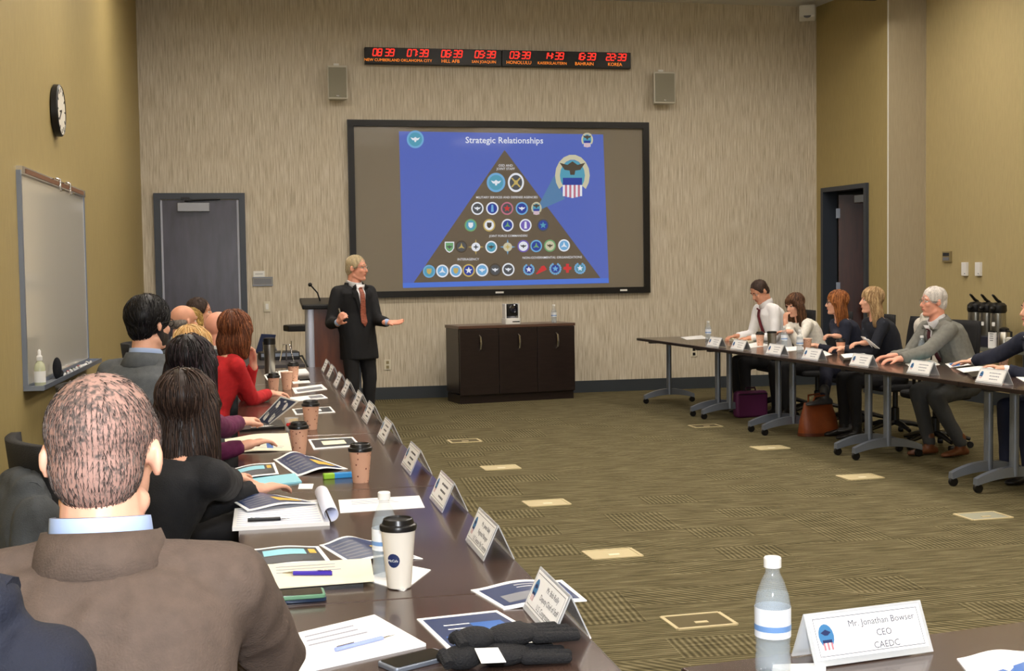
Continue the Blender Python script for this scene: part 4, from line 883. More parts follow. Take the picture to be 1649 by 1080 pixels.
# ------------------------------------------------------------------ floor plates
M_plate = mat('cream_floor_plate', (196, 182, 142), .5)
fpx = [((748, 710), 0), ((806, 753), 1), ((880, 810), 1), ((986, 892), 1), ((1125, 1000), 0), ((1136, 686), 0), ((1240, 721), 1), ((1385, 768), 1), ((1583, 831), 2)]
fl_lab = ['open framed floor box cover in line with the credenza', 'cream floor plate second in line from the credenza', 'cream floor plate third in line from the credenza', 'cream floor plate fourth in line from the credenza', 'open framed floor box cover furthest from the credenza', 'open framed floor box cover near the purple bag', 'cream floor plate near the brown tote bag', 'cream floor plate by the table of the white haired man', 'cream floor plate with grey insert by the navy suited man']
for i, (q, kd) in enumerate(fpx):
    p = PZ(q[0], q[1], 0); r_ = thing('floor_box', fl_lab[i], 'floor plate', (p.x, p.y, 0), R(2), 'floor boxes in the carpet')
    w_, h_ = .27, .2
    part('rim', lambda b: (b.box((0, h_/2, .003), (w_, .018, .006)), b.box((0, -h_/2, .003), (w_, .018, .006)), b.box((-w_/2, 0, .003), (.018, h_, .006)), b.box((w_/2, 0, .003), (.018, h_, .006))), M_plate, r_, None)
    part('cover', lambda b: b.box((0, 0, .002), (w_-.02, h_-.02, .004)), M_plate if kd == 1 else (mat('floor_box_carpet', (92, 82, 54), .9) if kd == 0 else mat('floor_box_grey', (150, 150, 132), .5)), r_, None)
    part('latch', lambda b: b.box((0, -.03, .005), (.06, .025, .004)), M_plate if kd != 1 else M_cream, r_, None)

# ------------------------------------------------------------------ coffee counter
def counter():
    zc = .84; a = PZ(1550, 556, zc); a = PL(1552, 557, jB+nR*.62, nR); zc = a.z
    root = thing('coffee_counter', 'grey topped counter along the wall holding the coffee pots', 'counter', (a.x, a.y, 0), math.atan2(dR.y, dR.x))
    part('counter_top', lambda b: b.box((1.6, .29, zc-.02), (3.2, .58, .04)), mat('grey_laminate', (96, 98, 92), .15, coat=.4), root, None, .004)
    for xx in (.6, 2.6): part('leg', lambda b: (b.rbox((xx, .3, zc/2), (.07, .07, zc-.05), .03), b.box((xx, .3, .02), (.06, .5, .04))), M_alu, root)
    Q = Matrix.Translation((a.x, a.y, 0)) @ Matrix.Rotation(math.atan2(dR.y, dR.x), 4, 'Z')
    def cp(px, off): 
        v = PL(px, 540, jB+nR*off, nR); return (v.x, v.y, zc)
    lbs = ('furthest along the counter', 'in the middle of the three', 'next to the small carafe')
    for k, px in enumerate((1571, 1589, 1607)):
        p = cp(px, .36); s_ = 1.0
        r2 = thing('coffee_airpot', 'steel coffee airpot with black pump top, '+lbs[k], 'coffee pot', (p[0], p[1], zc+.101), math.atan2(nR.y, nR.x)+R(20), 'three airpots')
        part('body', lambda b: b.lathe([(.075, 0), (.078, .01), (.078, .24), (.07, .25)], (0, 0, 0), 28), M_steel, r2)
        part('pump_top', lambda b: (b.lathe([(.078, .245), (.088, .265), (.084, .32), (.06, .345), (.03, .352)], (0, 0, 0), 28), b.ell((.08, 0, .29), (.05, .03, .03))), M_black, r2)
        part('lever', lambda b: b.tube([(-.04, 0, .35), (.02, 0, .375), (.08, 0, .42), (.1, 0, .43)], [.016, .016, .013, .01]), M_black, r2)
        part('handle', lambda b: b.tube([(-.075, 0, .3), (-.12, 0, .27), (-.12, 0, .12), (-.075, 0, .08)], .011), M_black, r2)
        part('label', lambda b: b.box((.0795, 0, .13), (.003, .035, .04)), M_white, r2)
    p = cp(1585, .3)
    r2 = thing('airpot_stand', 'dark stand carrying the three airpots', 'stand', (cp(1589, .36)[0], cp(1589, .36)[1], zc), math.atan2(dR.y, dR.x)); part('tray', lambda b: b.box((0, 0, .05), (.8, .24, .1)), mat('navy_black_stand', (24, 26, 44), .5), r2, None, .006); part('shelf_lip', lambda b: b.box((0, .122, .085), (.8, .006, .02)), M_black, r2, None)
    p = cp(1617, .52)
    r2 = thing('coffee_carafe', 'small steel carafe with black handle beside the airpots', 'carafe', p, math.atan2(nR.y, nR.x)); part('body', lambda b: b.lathe([(.058, 0), (.062, .02), (.058, .15), (.045, .17)], (0, 0, 0), 24), M_steel, r2); part('lid', lambda b: b.lathe([(.047, .165), (.048, .2), (.02, .215)], (0, 0, 0), 24), M_black, r2); part('handle', lambda b: b.tube([(0, .05, .18), (0, .11, .17), (0, .11, .04), (0, .06, .03)], .012), M_black, r2)
    p = cp(1598, .54)
    r2 = thing('sign_card', 'white sign card standing before the airpots', 'sign', p, math.atan2(nR.y, nR.x)+R(90)); part('card', lambda b: b.box((0, 0, .085), (.11, .02, .17)), M_paper, r2, None); part('black_clip', lambda b: b.box((0, 0, .165), (.11, .024, .014)), M_black, r2, None); part('lettering', lambda b: [b.box((0, -.0105, .14-.022*k), (.06-.01*(k % 2), .001, .008)) for k in range(4)], M_grey, r2, None)
    p = cp(1633, .5)
    r2 = thing('napkin_box', 'pale box of napkins on the coffee counter', 'box', p, math.atan2(nR.y, nR.x)+R(90)); part('box', lambda b: b.box((0, 0, .055), (.14, .1, .11)), mat('frosted_box', (196, 194, 184), .4), r2, None, .006); part('napkins', lambda b: b.box((0, 0, .112), (.12, .08, .012)), M_paper, r2, None)
    p = cp(1655, .45)
    r2 = thing('condiment_rack', 'black wire condiment rack on the coffee counter', 'rack', p, 0); part('wire', lambda b: [b.tube([(-.08+.04*k, 0, 0), (-.08+.04*k, .01, .16)], .006) for k in range(5)], M_black, r2); part('tray', lambda b: b.box((0, 0, .08), (.2, .12, .02)), M_black, r2)
counter()

# ------------------------------------------------------------------ bags
def bags():
    p = PZ(1206, 673, 0)
    r_ = thing('laptop_bag', 'purple laptop bag standing on the carpet under the table', 'bag', (p.x+.05, p.y+.08, 0), R(8))
    part('body', lambda b: b.rbox((0, 0, 0), (.36, .27, .1), .04, Matrix.Rotation(R(90), 3, 'X')), mat('purple_nylon', (84, 24, 70), .6, bump=.2, bscale=300), r_, 35, .02).location = (0, 0, .136)
    part('zip', lambda b: b.tube([(-.17, -.051, .24), (.17, -.051, .24)], .004), M_black, r_); part('handle', lambda b: b.tube([(-.06, 0, .265), (-.05, 0, .3), (.05, 0, .3), (.06, 0, .265)], .009), mat('dark_purple', (50, 14, 42), .6), r_)
    p = PZ(1318, 703, 0)
    r_ = thing('tote_bag', 'brown leather tote bag slumped on the carpet under the table', 'bag', (p.x+.05, p.y+.1, 0), R(5))
    M_lea = mat('cognac_leather', (134, 66, 30), .42, var=.15, vscale=10, bump=.2, bscale=60)
    def tb(b):
        prof = [(0, .19, .09), (.03, .2, .1), (.14, .185, .075), (.26, .15, .035), (.3, .14, .02)]
        b.rings([(Vector((-.02*z, .02*z, z)), Vector((w_, 0, 0)), Vector((0, d_, 0))) for z, w_, d_ in prof], 24)
    part('body', tb, M_lea, r_, 50)
    for sg in (-1, 1): part('strap', lambda b: b.tube([(-.09, sg*.03, .28), (-.07, sg*.06, .36), (.05, sg*.07, .37), (.08, sg*.03, .28)], .009, 8), M_lea, r_)
    part('base_trim', lambda b: b.rings([(Vector((0, 0, z)), Vector((.203, 0, 0)), Vector((0, .102, 0))) for z in (.002, .03)], 24), mat('dark_leather', (92, 44, 20), .45), r_, 50)
bags()

# ------------------------------------------------------------------ office chairs
M_mesh = mat('black_mesh_fabric', (18, 18, 21), .8, bump=.4, bscale=300); M_chb = mat('chair_black_plastic', (16, 16, 18), .35)
def make_chair(label, loc, rz):
    r_ = thing('office_chair', label, 'chair', loc, rz, 'black office chairs')
    def seat(b): b.rbox((.0, 0, .445), (.48, .48, .06), .12, None, 6)
    part('seat', seat, M_mesh, r_, 40, .02)
    def back(b):
        def f(u, v):
            y = (u-.5)*.46*(1-.12*(2*v-1)**2); z = .56+.5*v; return (-.25-.06*v+.05*(2*u-1)**2, y, z)
        b.grid(f, 12, 10)
    o_ = part('backrest', back, M_mesh, r_, 60); o_.modifiers.new('s', 'SOLIDIFY').thickness = .03
    part('back_support', lambda b: b.tube([(-.05, 0, .4), (-.25, 0, .41), (-.3, 0, .5), (-.3, 0, .75)], .022, 8), M_chb, r_)
    part('column', lambda b: b.lathe([(.035, .1), (.035, .25), (.024, .26), (.024, .42)], (0, 0, 0), 16), M_chb, r_)
    for k in range(5):
        a = R(72*k+15); d = Vector((math.cos(a), math.sin(a), 0))
        lg = part('base_leg', lambda b: b.tube([d*.03+Vector((0, 0, .12)), d*.15+Vector((0, 0, .11)), d*.28+Vector((0, 0, .075))], [.028, .024, .016], 8), M_chb, r_)
        part('caster', lambda b: b.lathe([(.024, -.022), (.028, -.012), (.028, .012), (.024, .022)], d*.28+Vector((0, 0, .028)), 14, Matrix.Rotation(a+R(90), 3, 'Z') @ Matrix.Rotation(R(90), 3, 'Y')), M_chb, lg)
    for sg in (-1, 1): part('armrest', lambda b: (b.tube([(-.05, sg*.25, .43), (-.02, sg*.29, .5), (-.02, sg*.29, .62)], .016), b.rbox((.0, sg*.29, .635), (.22, .07, .03), .03)), M_chb, r_)
    return r_
CH = None
def chair(label, x, y, rz):
    global CH
    if CH is None: CH = make_chair(label, (x, y, 0), rz); return CH
    return copy_tree(CH, (x, y, 0), rz, label)
# ------------------------------------------------------------------ people
def blob(mb, voxel, it=6, fac=.5):
    me = bpy.data.meshes.new('b'); me.from_pydata(mb.v, [], mb.f); me.update()
    o = bpy.data.objects.new('b', me); C.objects.link(o)
    m = o.modifiers.new('r', 'REMESH'); m.mode = 'VOXEL'; m.voxel_size = voxel; m.use_smooth_shade = True
    s_ = o.modifiers.new('s', 'SMOOTH'); s_.factor = fac; s_.iterations = it
    r_ = bpy.data.meshes.new_from_object(o.evaluated_get(bpy.context.evaluated_depsgraph_get()))
    bpy.data.objects.remove(o); bpy.data.meshes.remove(me)
    r_.polygons.foreach_set('use_smooth', [True]*len(r_.polygons)); return r_
def wrinkle(me, amp, fr=9.0, seed=0):
    off = Vector((seed*3.1, seed*1.7, 0)); ns = [v.normal.copy() for v in me.vertices]
    for v, n in zip(me.vertices, ns):
        p = v.co*fr+off; q = Vector((p.x*1.6, p.y*1.6, p.z*.7))
        v.co += n*(amp*(noise.noise(p)*.6+(.5-abs(noise.noise(q*1.7)))*.9))
    me.update()
def place(me, name, m, parent, loc):
    me.transform(Matrix.Translation(-Vector(loc))); me.materials.clear()
    for k in (m if isinstance(m, (list, tuple)) else [m]): me.materials.append(k)
    o = bpy.data.objects.new(name, me); me.name = name; C.objects.link(o); o.parent = parent; return o
def ik(A, B, l1, l2, pole):
    d = B-A; L = d.length
    if L > (l1+l2)*.995: B = A+d*((l1+l2)*.995/L); d = B-A; L = d.length
    a = (l1*l1-l2*l2+L*L)/(2*L); h = math.sqrt(max(0, l1*l1-a*a)); u = d/L
    p = pole-u*pole.dot(u); p = p.normalized() if p.length > 1e-4 else Vector((0, 0, -1))
    return A+u*a+p*h, B
def hand(b, W, d, nrm, side, curl=25, spread=1.0, s_=1.0, thumb=35):
    """W wrist, d pointing direction, nrm palm normal, side +1 left hand / -1 right hand"""
    d = d.normalized(); nrm = (nrm-d*nrm.dot(d)).normalized(); lat = d.cross(nrm)*side      # lat points to the thumb side
    def pt(a, l_, n=0): return W+(d*a+lat*l_+nrm*n)*s_
    b.cap(W-d*.03, pt(.02, 0), .025*s_, .026*s_)
    for l_ in (-.028, -.01, .01, .028): b.cap(pt(.01, l_*.6), pt(.085, l_), .0145*s_, .0115*s_, 10)
    b.cap(pt(.015, .02), pt(.055, .034, .006), .016*s_, .013*s_, 10)
    for l_, ln in ((.03, .072), (.01, .082), (-.011, .076), (-.03, .058)):
        p = pt(.085, l_); dirv = (d+lat*(l_*2.2*spread)).normalized(); seg = (ln*.46, ln*.3, ln*.24); rr = (.0098, .0088, .0078); a = 0
        for k in range(3):
            a += R(curl*(.8 if k == 0 else 1)); dd = dirv*math.cos(a)+nrm*math.sin(a); q = p+dd*seg[k]*s_
            b.cap(p, q, rr[k]*s_, (rr[k]-.0008)*s_, 10); p = q
    p = pt(.03, .034, .004); a = R(thumb)
    for k, ln in enumerate((.04, .03)):
        dd = (d*math.cos(a)+lat*math.sin(a)+nrm*.35).normalized(); q = p+dd*ln*s_; b.cap(p, q, (.012-.001*k)*s_, (.011-.001*k)*s_, 10); p = q; a -= R(14)
SKINS = {}
def skin(n, c): return mat('skin_'+n, c, .48, var=.1, vscale=14, bump=.05, bscale=150)
def flat(v): return Vector((v.x, v.y, 0))
def heading(a): return Vector((math.cos(R(a)), math.sin(R(a)), 0))
def strands(b, bvh, seeds, crown, length, steps, rad, lift=.002, flow=.5, grav=1.0, seed=0, jit=.15, curlw=0):
    rr = random.Random(seed)
    for (p, n) in seeds:
        path = [p+n*lift]; q = p.copy(); cur = n; ph = rr.uniform(0, 6); L = length*rr.uniform(.7, 1.1); st = L/steps
        jv = Vector((rr.gauss(0, jit), rr.gauss(0, jit), rr.gauss(0, jit*.5))); off = lift*rr.uniform(.3, 1.8)
        for k in range(steps):
            away = (q-crown); away = away-cur*away.dot(cur); away = away.normalized() if away.length > 1e-4 else Vector((1, 0, 0))
            d = Vector((0, 0, -grav))+away*flow+jv
            if curlw: d += Vector((math.sin(ph+k*1.1), math.cos(ph+k*1.1), 0))*curlw
            d = d-cur*d.dot(cur)
            d = d.normalized() if d.length > .05 else Vector((0, 0, -1))
            q = q+d*st
            hit = bvh.find_nearest(q)
            if hit[0] is not None: q = hit[0]; cur = hit[1]
            path.append(q+cur*off)
        b.tube(path, [rad*(1-.75*(k/steps)**2) for k in range(steps+1)], 3)
def person(label, top, hyaw, tyaw, pel, hp=0, F=False, sk=('fair', (222, 168, 142)), hair=None, wear=None, lh=None, rh=None, cyaw=None, feet=None, stand=False, lod=.0075, legc=(22, 22, 26), shoec=(18, 16, 16), glasses=None, hs=1.0, face=True, cuff=None, collar=None, shirt=None, tie=None, grp=None, hroll=0, extra=None, wide=1.0, nk=.052, beard=None):
    """top: crown of the head in the room; yaw angles are headings; pel: pelvis centre"""
    s_ = .94 if F else 1.0
    hs = hs*s_; pel = Vector(pel); hy = heading(hyaw); hf = Vector((hy.x*math.cos(R(hp)), hy.y*math.cos(R(hp)), math.sin(R(hp)))); hl = Vector((-hy.y, hy.x, 0)); hu = hf.cross(hl)
    if hroll: rm = Matrix.Rotation(R(hroll), 3, hf); hl = rm @ hl; hu = rm @ hu
    Hc = Vector(top)-Vector((0, 0, .122*hs)); tf = heading(tyaw); tl = Vector((-tf.y, tf.x, 0))
    def H(x, y, z): return Hc+(hf*x+hl*y+hu*z)*hs
    N = Hc-hf*.03*hs-hu*.095*hs+Vector((0, 0, -nk*hs)); ground = flat(pel)
    root = thing('person', label, 'person', ground, 0, grp)
    up = (N-pel).normalized(); tfw = (tf-up*tf.dot(up)).normalized()
    msk = skin(*sk)
    sw = (.15 if F else .178)*wide; tor = ([(0, .16, .115), (.15, .17, .12), (.38, .135, .1), (.62, .15, .115), (.8, .16, .105), (.92, .12, .075), (1, .06, .055)] if F else [(0, .16, .115), (.15, .165, .12), (.4, .15, .115), (.65, .17, .125), (.82, .18, .115), (.92, .135, .08), (1, .065, .06)])
    def torso(b, inf, t0=0, t1=1, flare=0):
        rs = []
        for t, w_, d_ in tor:
            if t < t0 or t > t1: continue
            c = pel.lerp(N, t)-tfw*(.03*math.sin(math.pi*t)); k = inf*(1 if t < .9 else .6)
            rs.append((c, tl*(w_*wide+k), tfw*(d_+k)))
        if flare:
            c = pel-up*flare; rs.insert(0, (c, tl*(.165*wide+inf*1.4), tfw*(.12+inf*1.4)))
        b.rings(rs)
    sh = {}; el = {}; wr = {}; hd = {}
    for sd, spec in ((1, lh), (-1, rh)):
        S0 = N+tl*(sd*sw)-Vector((0, 0, .078))-tfw*.01
        spec = spec or {}
        W = Vector(spec['w']) if 'w' in spec else pel+tf*.3+tl*(sd*.12)+Vector((0, 0, .12))
        pole = Vector(spec.get('pole', tuple(-tf*.3+tl*(sd*.5)+Vector((0, 0, -1)))))
        E_, W = ik(S0, W, .29*s_, .262*s_, pole); sh[sd], el[sd], wr[sd] = S0, E_, W
        d = Vector(spec['d']) if 'd' in spec else (W-E_); hd[sd] = (d, Vector(spec.get('n', (0, 0, -1))), spec.get('curl', 22), spec.get('thumb', 35), spec.get('spread', 1))
    # body: head, neck, torso core, arms and hands as one surface
    b = MB(); hm = Matrix((hf, hl, hu)).transposed()
    b.ell(H(-.012, 0, .034), (.096*hs, .077*hs, .086*hs), hm, 24, 16); b.ell(H(.022, 0, -.04), (.068*hs, .06*hs, .078*hs), hm, 20, 14)
    b.ell(H(.066, 0, -.098), (.024*hs, .026*hs, .02*hs), hm); b.cap(H(-.01, -.05, -.07), H(.05, -.022, -.1), .02*hs, .018*hs); b.cap(H(-.01, .05, -.07), H(.05, .022, -.1), .02*hs, .018*hs)
    b.cap(H(.08, 0, .014), H(.1, 0, -.028), .009*hs, .014*hs); b.cap(H(.084, -.012, -.032), H(.084, .012, -.032), .01*hs, .01*hs); b.cap(H(.072, -.036, .027), H(.072, .036, .027), .014*hs, .014*hs)
    b.cap(H(.082, -.017, -.06), H(.082, .017, -.06), .0095*hs, .0095*hs)
    for sd in (1, -1): b.ell(H(.055, sd*.04, -.025), (.026*hs, .02*hs, .022*hs), hm); b.ell(H(-.014, sd*.081, -.005), (.019*hs, .009*hs, .03*hs), hm @ Matrix.Rotation(R(-sd*28), 3, 'Z'))
    nr = (.05 if F else .06)*hs; b.cap(H(-.025, 0, -.06), N-up*.02, nr, nr*1.08, 16)
    torso(b, -.02)
    for sd in (1, -1):
        b.cap(N-up*.08, sh[sd], .035*s_, .036*s_); b.cap(sh[sd], el[sd], .043*s_, .036*s_); b.cap(el[sd], wr[sd], .036*s_, .025*s_)
        hand(b, wr[sd], hd[sd][0], hd[sd][1], sd, hd[sd][2], hd[sd][4], s_, hd[sd][3])
    bm_ = blob(b, lod, 3, .45); place(bm_, 'body', msk, root, ground)
    # face details
    if face:
        for sd in (1, -1):
            e_ = MB(); e_.ell(H(.0635, sd*.031, .006), (.0125*hs,)*3, hm, 12, 8); e_.mi = 1; e_.ell(H(.0728, sd*.031, .006), (.0056*hs,)*3, hm, 10, 6)
            o = obj('eye', e_, [mat('eye_white', (225, 218, 212), .3), mat('iris_dark', (46, 34, 28), .2)], root); o.data.transform(Matrix.Translation(-ground))
            bmb = MB(); bmb.tube([H(.084, sd*.014, .031), H(.083, sd*.032, .037), H(.07, sd*.05, .03)], [.004*hs, .0045*hs, .002*hs], 6); bmb.v = [tuple(Vector(v)-ground) for v in bmb.v]; obj('eyebrow', bmb, hair['m'][0] if hair else M_black, root)
        mbm = MB(); mbm.tube([H(.0825, -.023, -.062), H(.0915, -.008, -.06), H(.0915, .008, -.06), H(.0825, .023, -.062)], .0042*hs, 6); mbm.v = [tuple(Vector(v)-ground) for v in mbm.v]; obj('lips', mbm, mat('lips_%d' % F, (176, 84, 80), .4), root)
    if glasses:
        g = MB()
        for sd in (1, -1):
            pts = [H(.093, sd*(.033+.024*math.cos(a)), .004+.018*math.sin(a)) for a in [2*math.pi*k/12 for k in range(13)]]; g.tube(pts, .0022*hs, 5)
            g.tube([H(.092, sd*.057, .01), H(.04, sd*.084, .012), H(-.02, sd*.088, .006)], .0024*hs, 5)
        g.tube([H(.094, -.01, .008), H(.098, 0, .01), H(.094, .01, .008)], .002*hs, 5); g.v = [tuple(Vector(v)-ground) for v in g.v]; obj('glasses', g, glasses, root)
    if beard:
        b = MB(); b.ell(H(.022, 0, -.058), (.07*hs, .063*hs, .064*hs), hm, 20, 14); b.ell(H(.068, 0, -.1), (.026*hs, .03*hs, .024*hs), hm)
        for sd in (1, -1): b.cap(H(.005, sd*.066, -.005), H(.012, sd*.06, -.06), .012*hs, .014*hs)
        b.cap(H(.086, -.02, -.046), H(.086, .02, -.046), .008*hs, .008*hs)
        place(blob(b, .007, 3), 'beard', beard, root, ground)
    # clothes
    wear = wear or dict(kind='jacket', m=M_black); jk = wear['kind']; inf = {'jacket': .018, 'sweater': .006, 'shirt': .01}[jk]
    b = MB(); torso(b, inf, 0, .95 if jk != 'jacket' else .95, .24 if stand and jk == 'jacket' else .04)
    r1, r2, r3 = {'jacket': (.066, .056, .043), 'sweater': (.055, .047, .035), 'shirt': (.06, .052, .038)}[jk]
    for sd in (1, -1):
        b.cap(N-up*.05+tl*(sd*.03), sh[sd]+Vector((0, 0, .004)), .056*s_, .058*s_); b.cap(sh[sd], el[sd], r1*s_, r2*s_); w_ = wr[sd]; e_ = el[sd]; q = e_.lerp(w_, .93 if jk != 'shirt' else .95)
        d_ = (q-e_); L_ = d_.length; u_ = d_.normalized(); v1 = u_.orthogonal().normalized(); v2 = u_.cross(v1)
        b.cap(e_, e_+u_*(L_*.2), r2*s_, r2*s_*.97); b.rings([(e_+u_*(L_*t), v1*((r2+(r3-r2)*t)*s_), v2*((r2+(r3-r2)*t)*s_)) for t in (0, .3, .6, 1)], 14)
    jm = blob(b, .011 if lod > .005 else .009, 5); wrinkle(jm, wear.get('wr', .007), wear.get('fr', 9), wear.get('seed', 1)); 
    tb_ = MB(); torso(tb_, inf+wear.get('wr', .007)*.6, 0, .95, .24 if stand else .04); jb = BVHTree.FromPolygons([Vector(v) for v in tb_.v], tb_.f)
    place(jm, {'jacket': 'jacket', 'sweater': 'sweater', 'shirt': 'shirt'}[jk], wear['m'], root, ground)
    def decal(name, pts, m, off=.004, th=.004, sub=3, side=1):
        bm = bmesh.new(); vs_ = [bm.verts.new((p[0], p[1], 0)) for p in pts]; bm.faces.new(vs_); bmesh.ops.triangulate(bm, faces=bm.faces[:])
        for k in range(sub): bmesh.ops.subdivide_edges(bm, edges=bm.edges[:], cuts=1)
        bmesh.ops.triangulate(bm, faces=bm.faces[:])
        for v in bm.verts:
            o_ = N+tl*v.co.x+up*v.co.y+tfw*(.5*side); hit = jb.ray_cast(o_, -tfw*side); p = hit[0] if hit[0] is not None else N+tl*v.co.x+up*v.co.y+tfw*(.1*side)
            v.co = p+tfw*(off*side)-ground
        me = bpy.data.meshes.new(name); bm.to_mesh(me); bm.free(); me.materials.append(m); me.polygons.foreach_set('use_smooth', [True]*len(me.polygons))
        o = bpy.data.objects.new(name, me); C.objects.link(o); o.parent = root; sm = o.modifiers.new('s', 'SOLIDIFY'); sm.thickness = th; sm.offset = 0; return o
    if shirt:
        if jk == 'jacket':
            decal('shirt_front', [(-.055, -.005), (.055, -.005), (.05, -.1), (.012, -.32), (-.012, -.32), (-.05, -.1)], shirt, .003)
            for sd in (1, -1): decal('lapel', [(sd*.05, -.0), (sd*.085, -.02), (sd*.098, -.12), (sd*.075, -.14), (sd*.02, -.33), (sd*.008, -.32), (sd*.035, -.14)], wear['m'], .008, .006)
    if tie: decal('tie', [(-.016, -.03), (.016, -.03), (.022, -.06), (.034, -.36 if stand else -.3), (0, -.4 if stand else -.33), (-.034, -.36 if stand else -.3), (-.022, -.06)], tie, .012, .006)
    if collar is not None:
        b = MB(); n = 24; c0 = N+up*.012; vs_ = []
        for k in range(n):
            a = 2*math.pi*k/n; dv = tl*math.cos(a)*(nr+.012)+tfw*math.sin(a)*(nr+.014); fr = max(0, math.sin(a))
            vs_ += [c0+dv*1.06-up*(.03+.03*fr)-ground, c0+dv*1.0+up*(.022-.025*fr)-ground, c0+dv*.93+up*(.022-.025*fr)-ground]
        b.add(vs_, [(3*k+j, 3*((k+1) % n)+j, 3*((k+1) % n)+j+1, 3*k+j+1) for k in range(n) for j in (0, 1)]); o = obj('shirt_collar', b, collar, root, 60); o.modifiers.new('s', 'SOLIDIFY').thickness = .003
    if jk == 'jacket' and collar is not None:
        b = MB(); n = 22; vs_ = []
        for k in range(n+1):
            a = R(-200)+R(220)*k/n; dv = tl*math.cos(a)*(nr+.014)+tfw*math.sin(a)*(nr+.016); vs_ += [N+dv*1.4-up*.055-ground, N+dv*1.2-up*.012-ground, N+dv*1.08+up*.012-ground]
        b.add(vs_, [(3*k+j, 3*k+3+j, 3*k+4+j, 3*k+1+j) for k in range(n) for j in (0, 1)]); o = obj('jacket_collar', b, wear['m'], root, 60); o.modifiers.new('s', 'SOLIDIFY').thickness = .008
    if cuff is not None:
        for sd in (1, -1):
            u_ = (wr[sd]-el[sd]).normalized(); b = MB(); b.cap(wr[sd]-u_*.035-ground, wr[sd]-u_*.006-ground, .034*s_, .033*s_); obj('shirt_cuff', b, cuff, root)
    # legs
    cy = heading(cyaw if cyaw is not None else tyaw); cl = Vector((-cy.y, cy.x, 0)); b = MB(); b.ell(pel-Vector((0, 0, .03)), (.12, .12, .1)); shoes = []
    for i, sd in enumerate((1, -1)):
        hip = pel+cl*(sd*.09)-Vector((0, 0, .03))
        if feet: A_ = Vector(feet[i][:3]); fd = heading(feet[i][3]) if len(feet[i]) > 3 else cy
        elif stand: A_ = ground+cl*(sd*.1)+Vector((0, 0, .09)); fd = (cy+cl*sd*.25).normalized()
        else: A_ = flat(hip)+cy*.42+cl*(sd*.03)+Vector((0, 0, .1)); fd = cy
        ll_ = (A_-hip).length*.503 if stand else 0
        K, A_ = ik(hip, A_, ll_ or .44, ll_ or .42, cy+Vector((0, 0, .4)))
        b.cap(hip, K, .092 if not F else .085, .068); b.cap(K, A_+Vector((0, 0, .01)), .068, .05 if not F else .044); shoes.append((A_, fd))
    tm = blob(b, .012, 5); wrinkle(tm, .006, 8, 3); place(tm, 'trousers', mat('cloth_%d_%d_%d' % legc, legc, .8), root, ground)
    for A_, fd in shoes:
        lat = Vector((-fd.y, fd.x, 0)); z0 = A_.z-.09; b = MB(); rs = []
        for t, w_, h_ in ((-.075, .026, .04), (-.06, .034, .06), (0, .037, .075), (.07, .04, .05), (.13, .046, .036), (.17, .04, .028), (.195, .02, .018)): rs.append((flat(A_)+fd*t+Vector((0, 0, z0+h_*.5)), lat*w_, Vector((0, 0, h_*.5+.002))))
        b.rings(rs, 16); b.cap(A_+Vector((0, 0, -.03)), A_+Vector((0, 0, .05)), .042, .045); sm_ = blob(b, .009, 2); place(sm_, 'shoe', mat('shoe_%d_%d_%d' % shoec, shoec, .4), root, ground)
    # hair
    if hair:
        kd = hair['k']; b = MB(); vol = hair.get('vol', 1.0)
        if kd in ('short', 'crop'):
            b.ell(H(-.02 if kd == 'crop' else -.016, 0, .043), (.094*hs*vol, (.08 if kd == 'crop' else .082)*hs*vol, .084*hs*vol), hm, 24, 16); b.ell(H(-.05, 0, -.01), (.06*hs, .069*hs, .072*hs), hm, 20, 12)
            for sd in (1, -1): b.ell(H(.005, sd*.07, .025), (.03*hs, .014*hs, .035*hs), hm)
        elif kd == 'fringe':
            b.ell(H(-.04, 0, -.005), (.072*hs, .083*hs, .048*hs), hm, 24, 16)
        elif kd in ('long', 'bob'):
            L_ = hair.get('L', .3); wv = hair.get('w', 1.0)
            b.ell(H(-.02, 0, .042), (.104*hs*vol, .092*hs*vol, .092*hs*vol), hm, 24, 16); dn = Vector((0, 0, -1)); bk = -flat(hf).normalized(); 
            for sd in (-1, -.5, 0, .5, 1):
                p0 = H(-.045+.035*abs(sd), sd*.068, .0); x_ = .03+.02*(1-abs(sd)); p1 = p0+dn*(L_*(.85 if abs(sd) == 1 else 1))+bk*.02+hl*(sd*.018*wv); b.cap(p0, p0.lerp(p1, .5)+bk*.01, .042*wv, .044*wv); b.cap(p0.lerp(p1, .5)+bk*.01, p1, .044*wv, .03)
            b.cap(H(.045, -.05, .07), H(.03, -.08, -.0), .022, .024); b.cap(H(.045, .05, .07), H(.03, .08, -.0), .022, .024)
        hm_ = blob(b, .008, 4); bv = BVHTree.FromPolygons([v.co.copy() for v in hm_.vertices], [tuple(p.vertices) for p in hm_.polygons])
        rr = random.Random(7); fc = [(p.center.copy(), p.normal.copy()) for p in hm_.polygons]; topz = Hc.z
        crown = H(-.05, 0, .12) if hair.get('part') is None else H(*hair['part'])
        sb = MB(); n_ = hair.get('n', 260); thin = hair.get('thin')
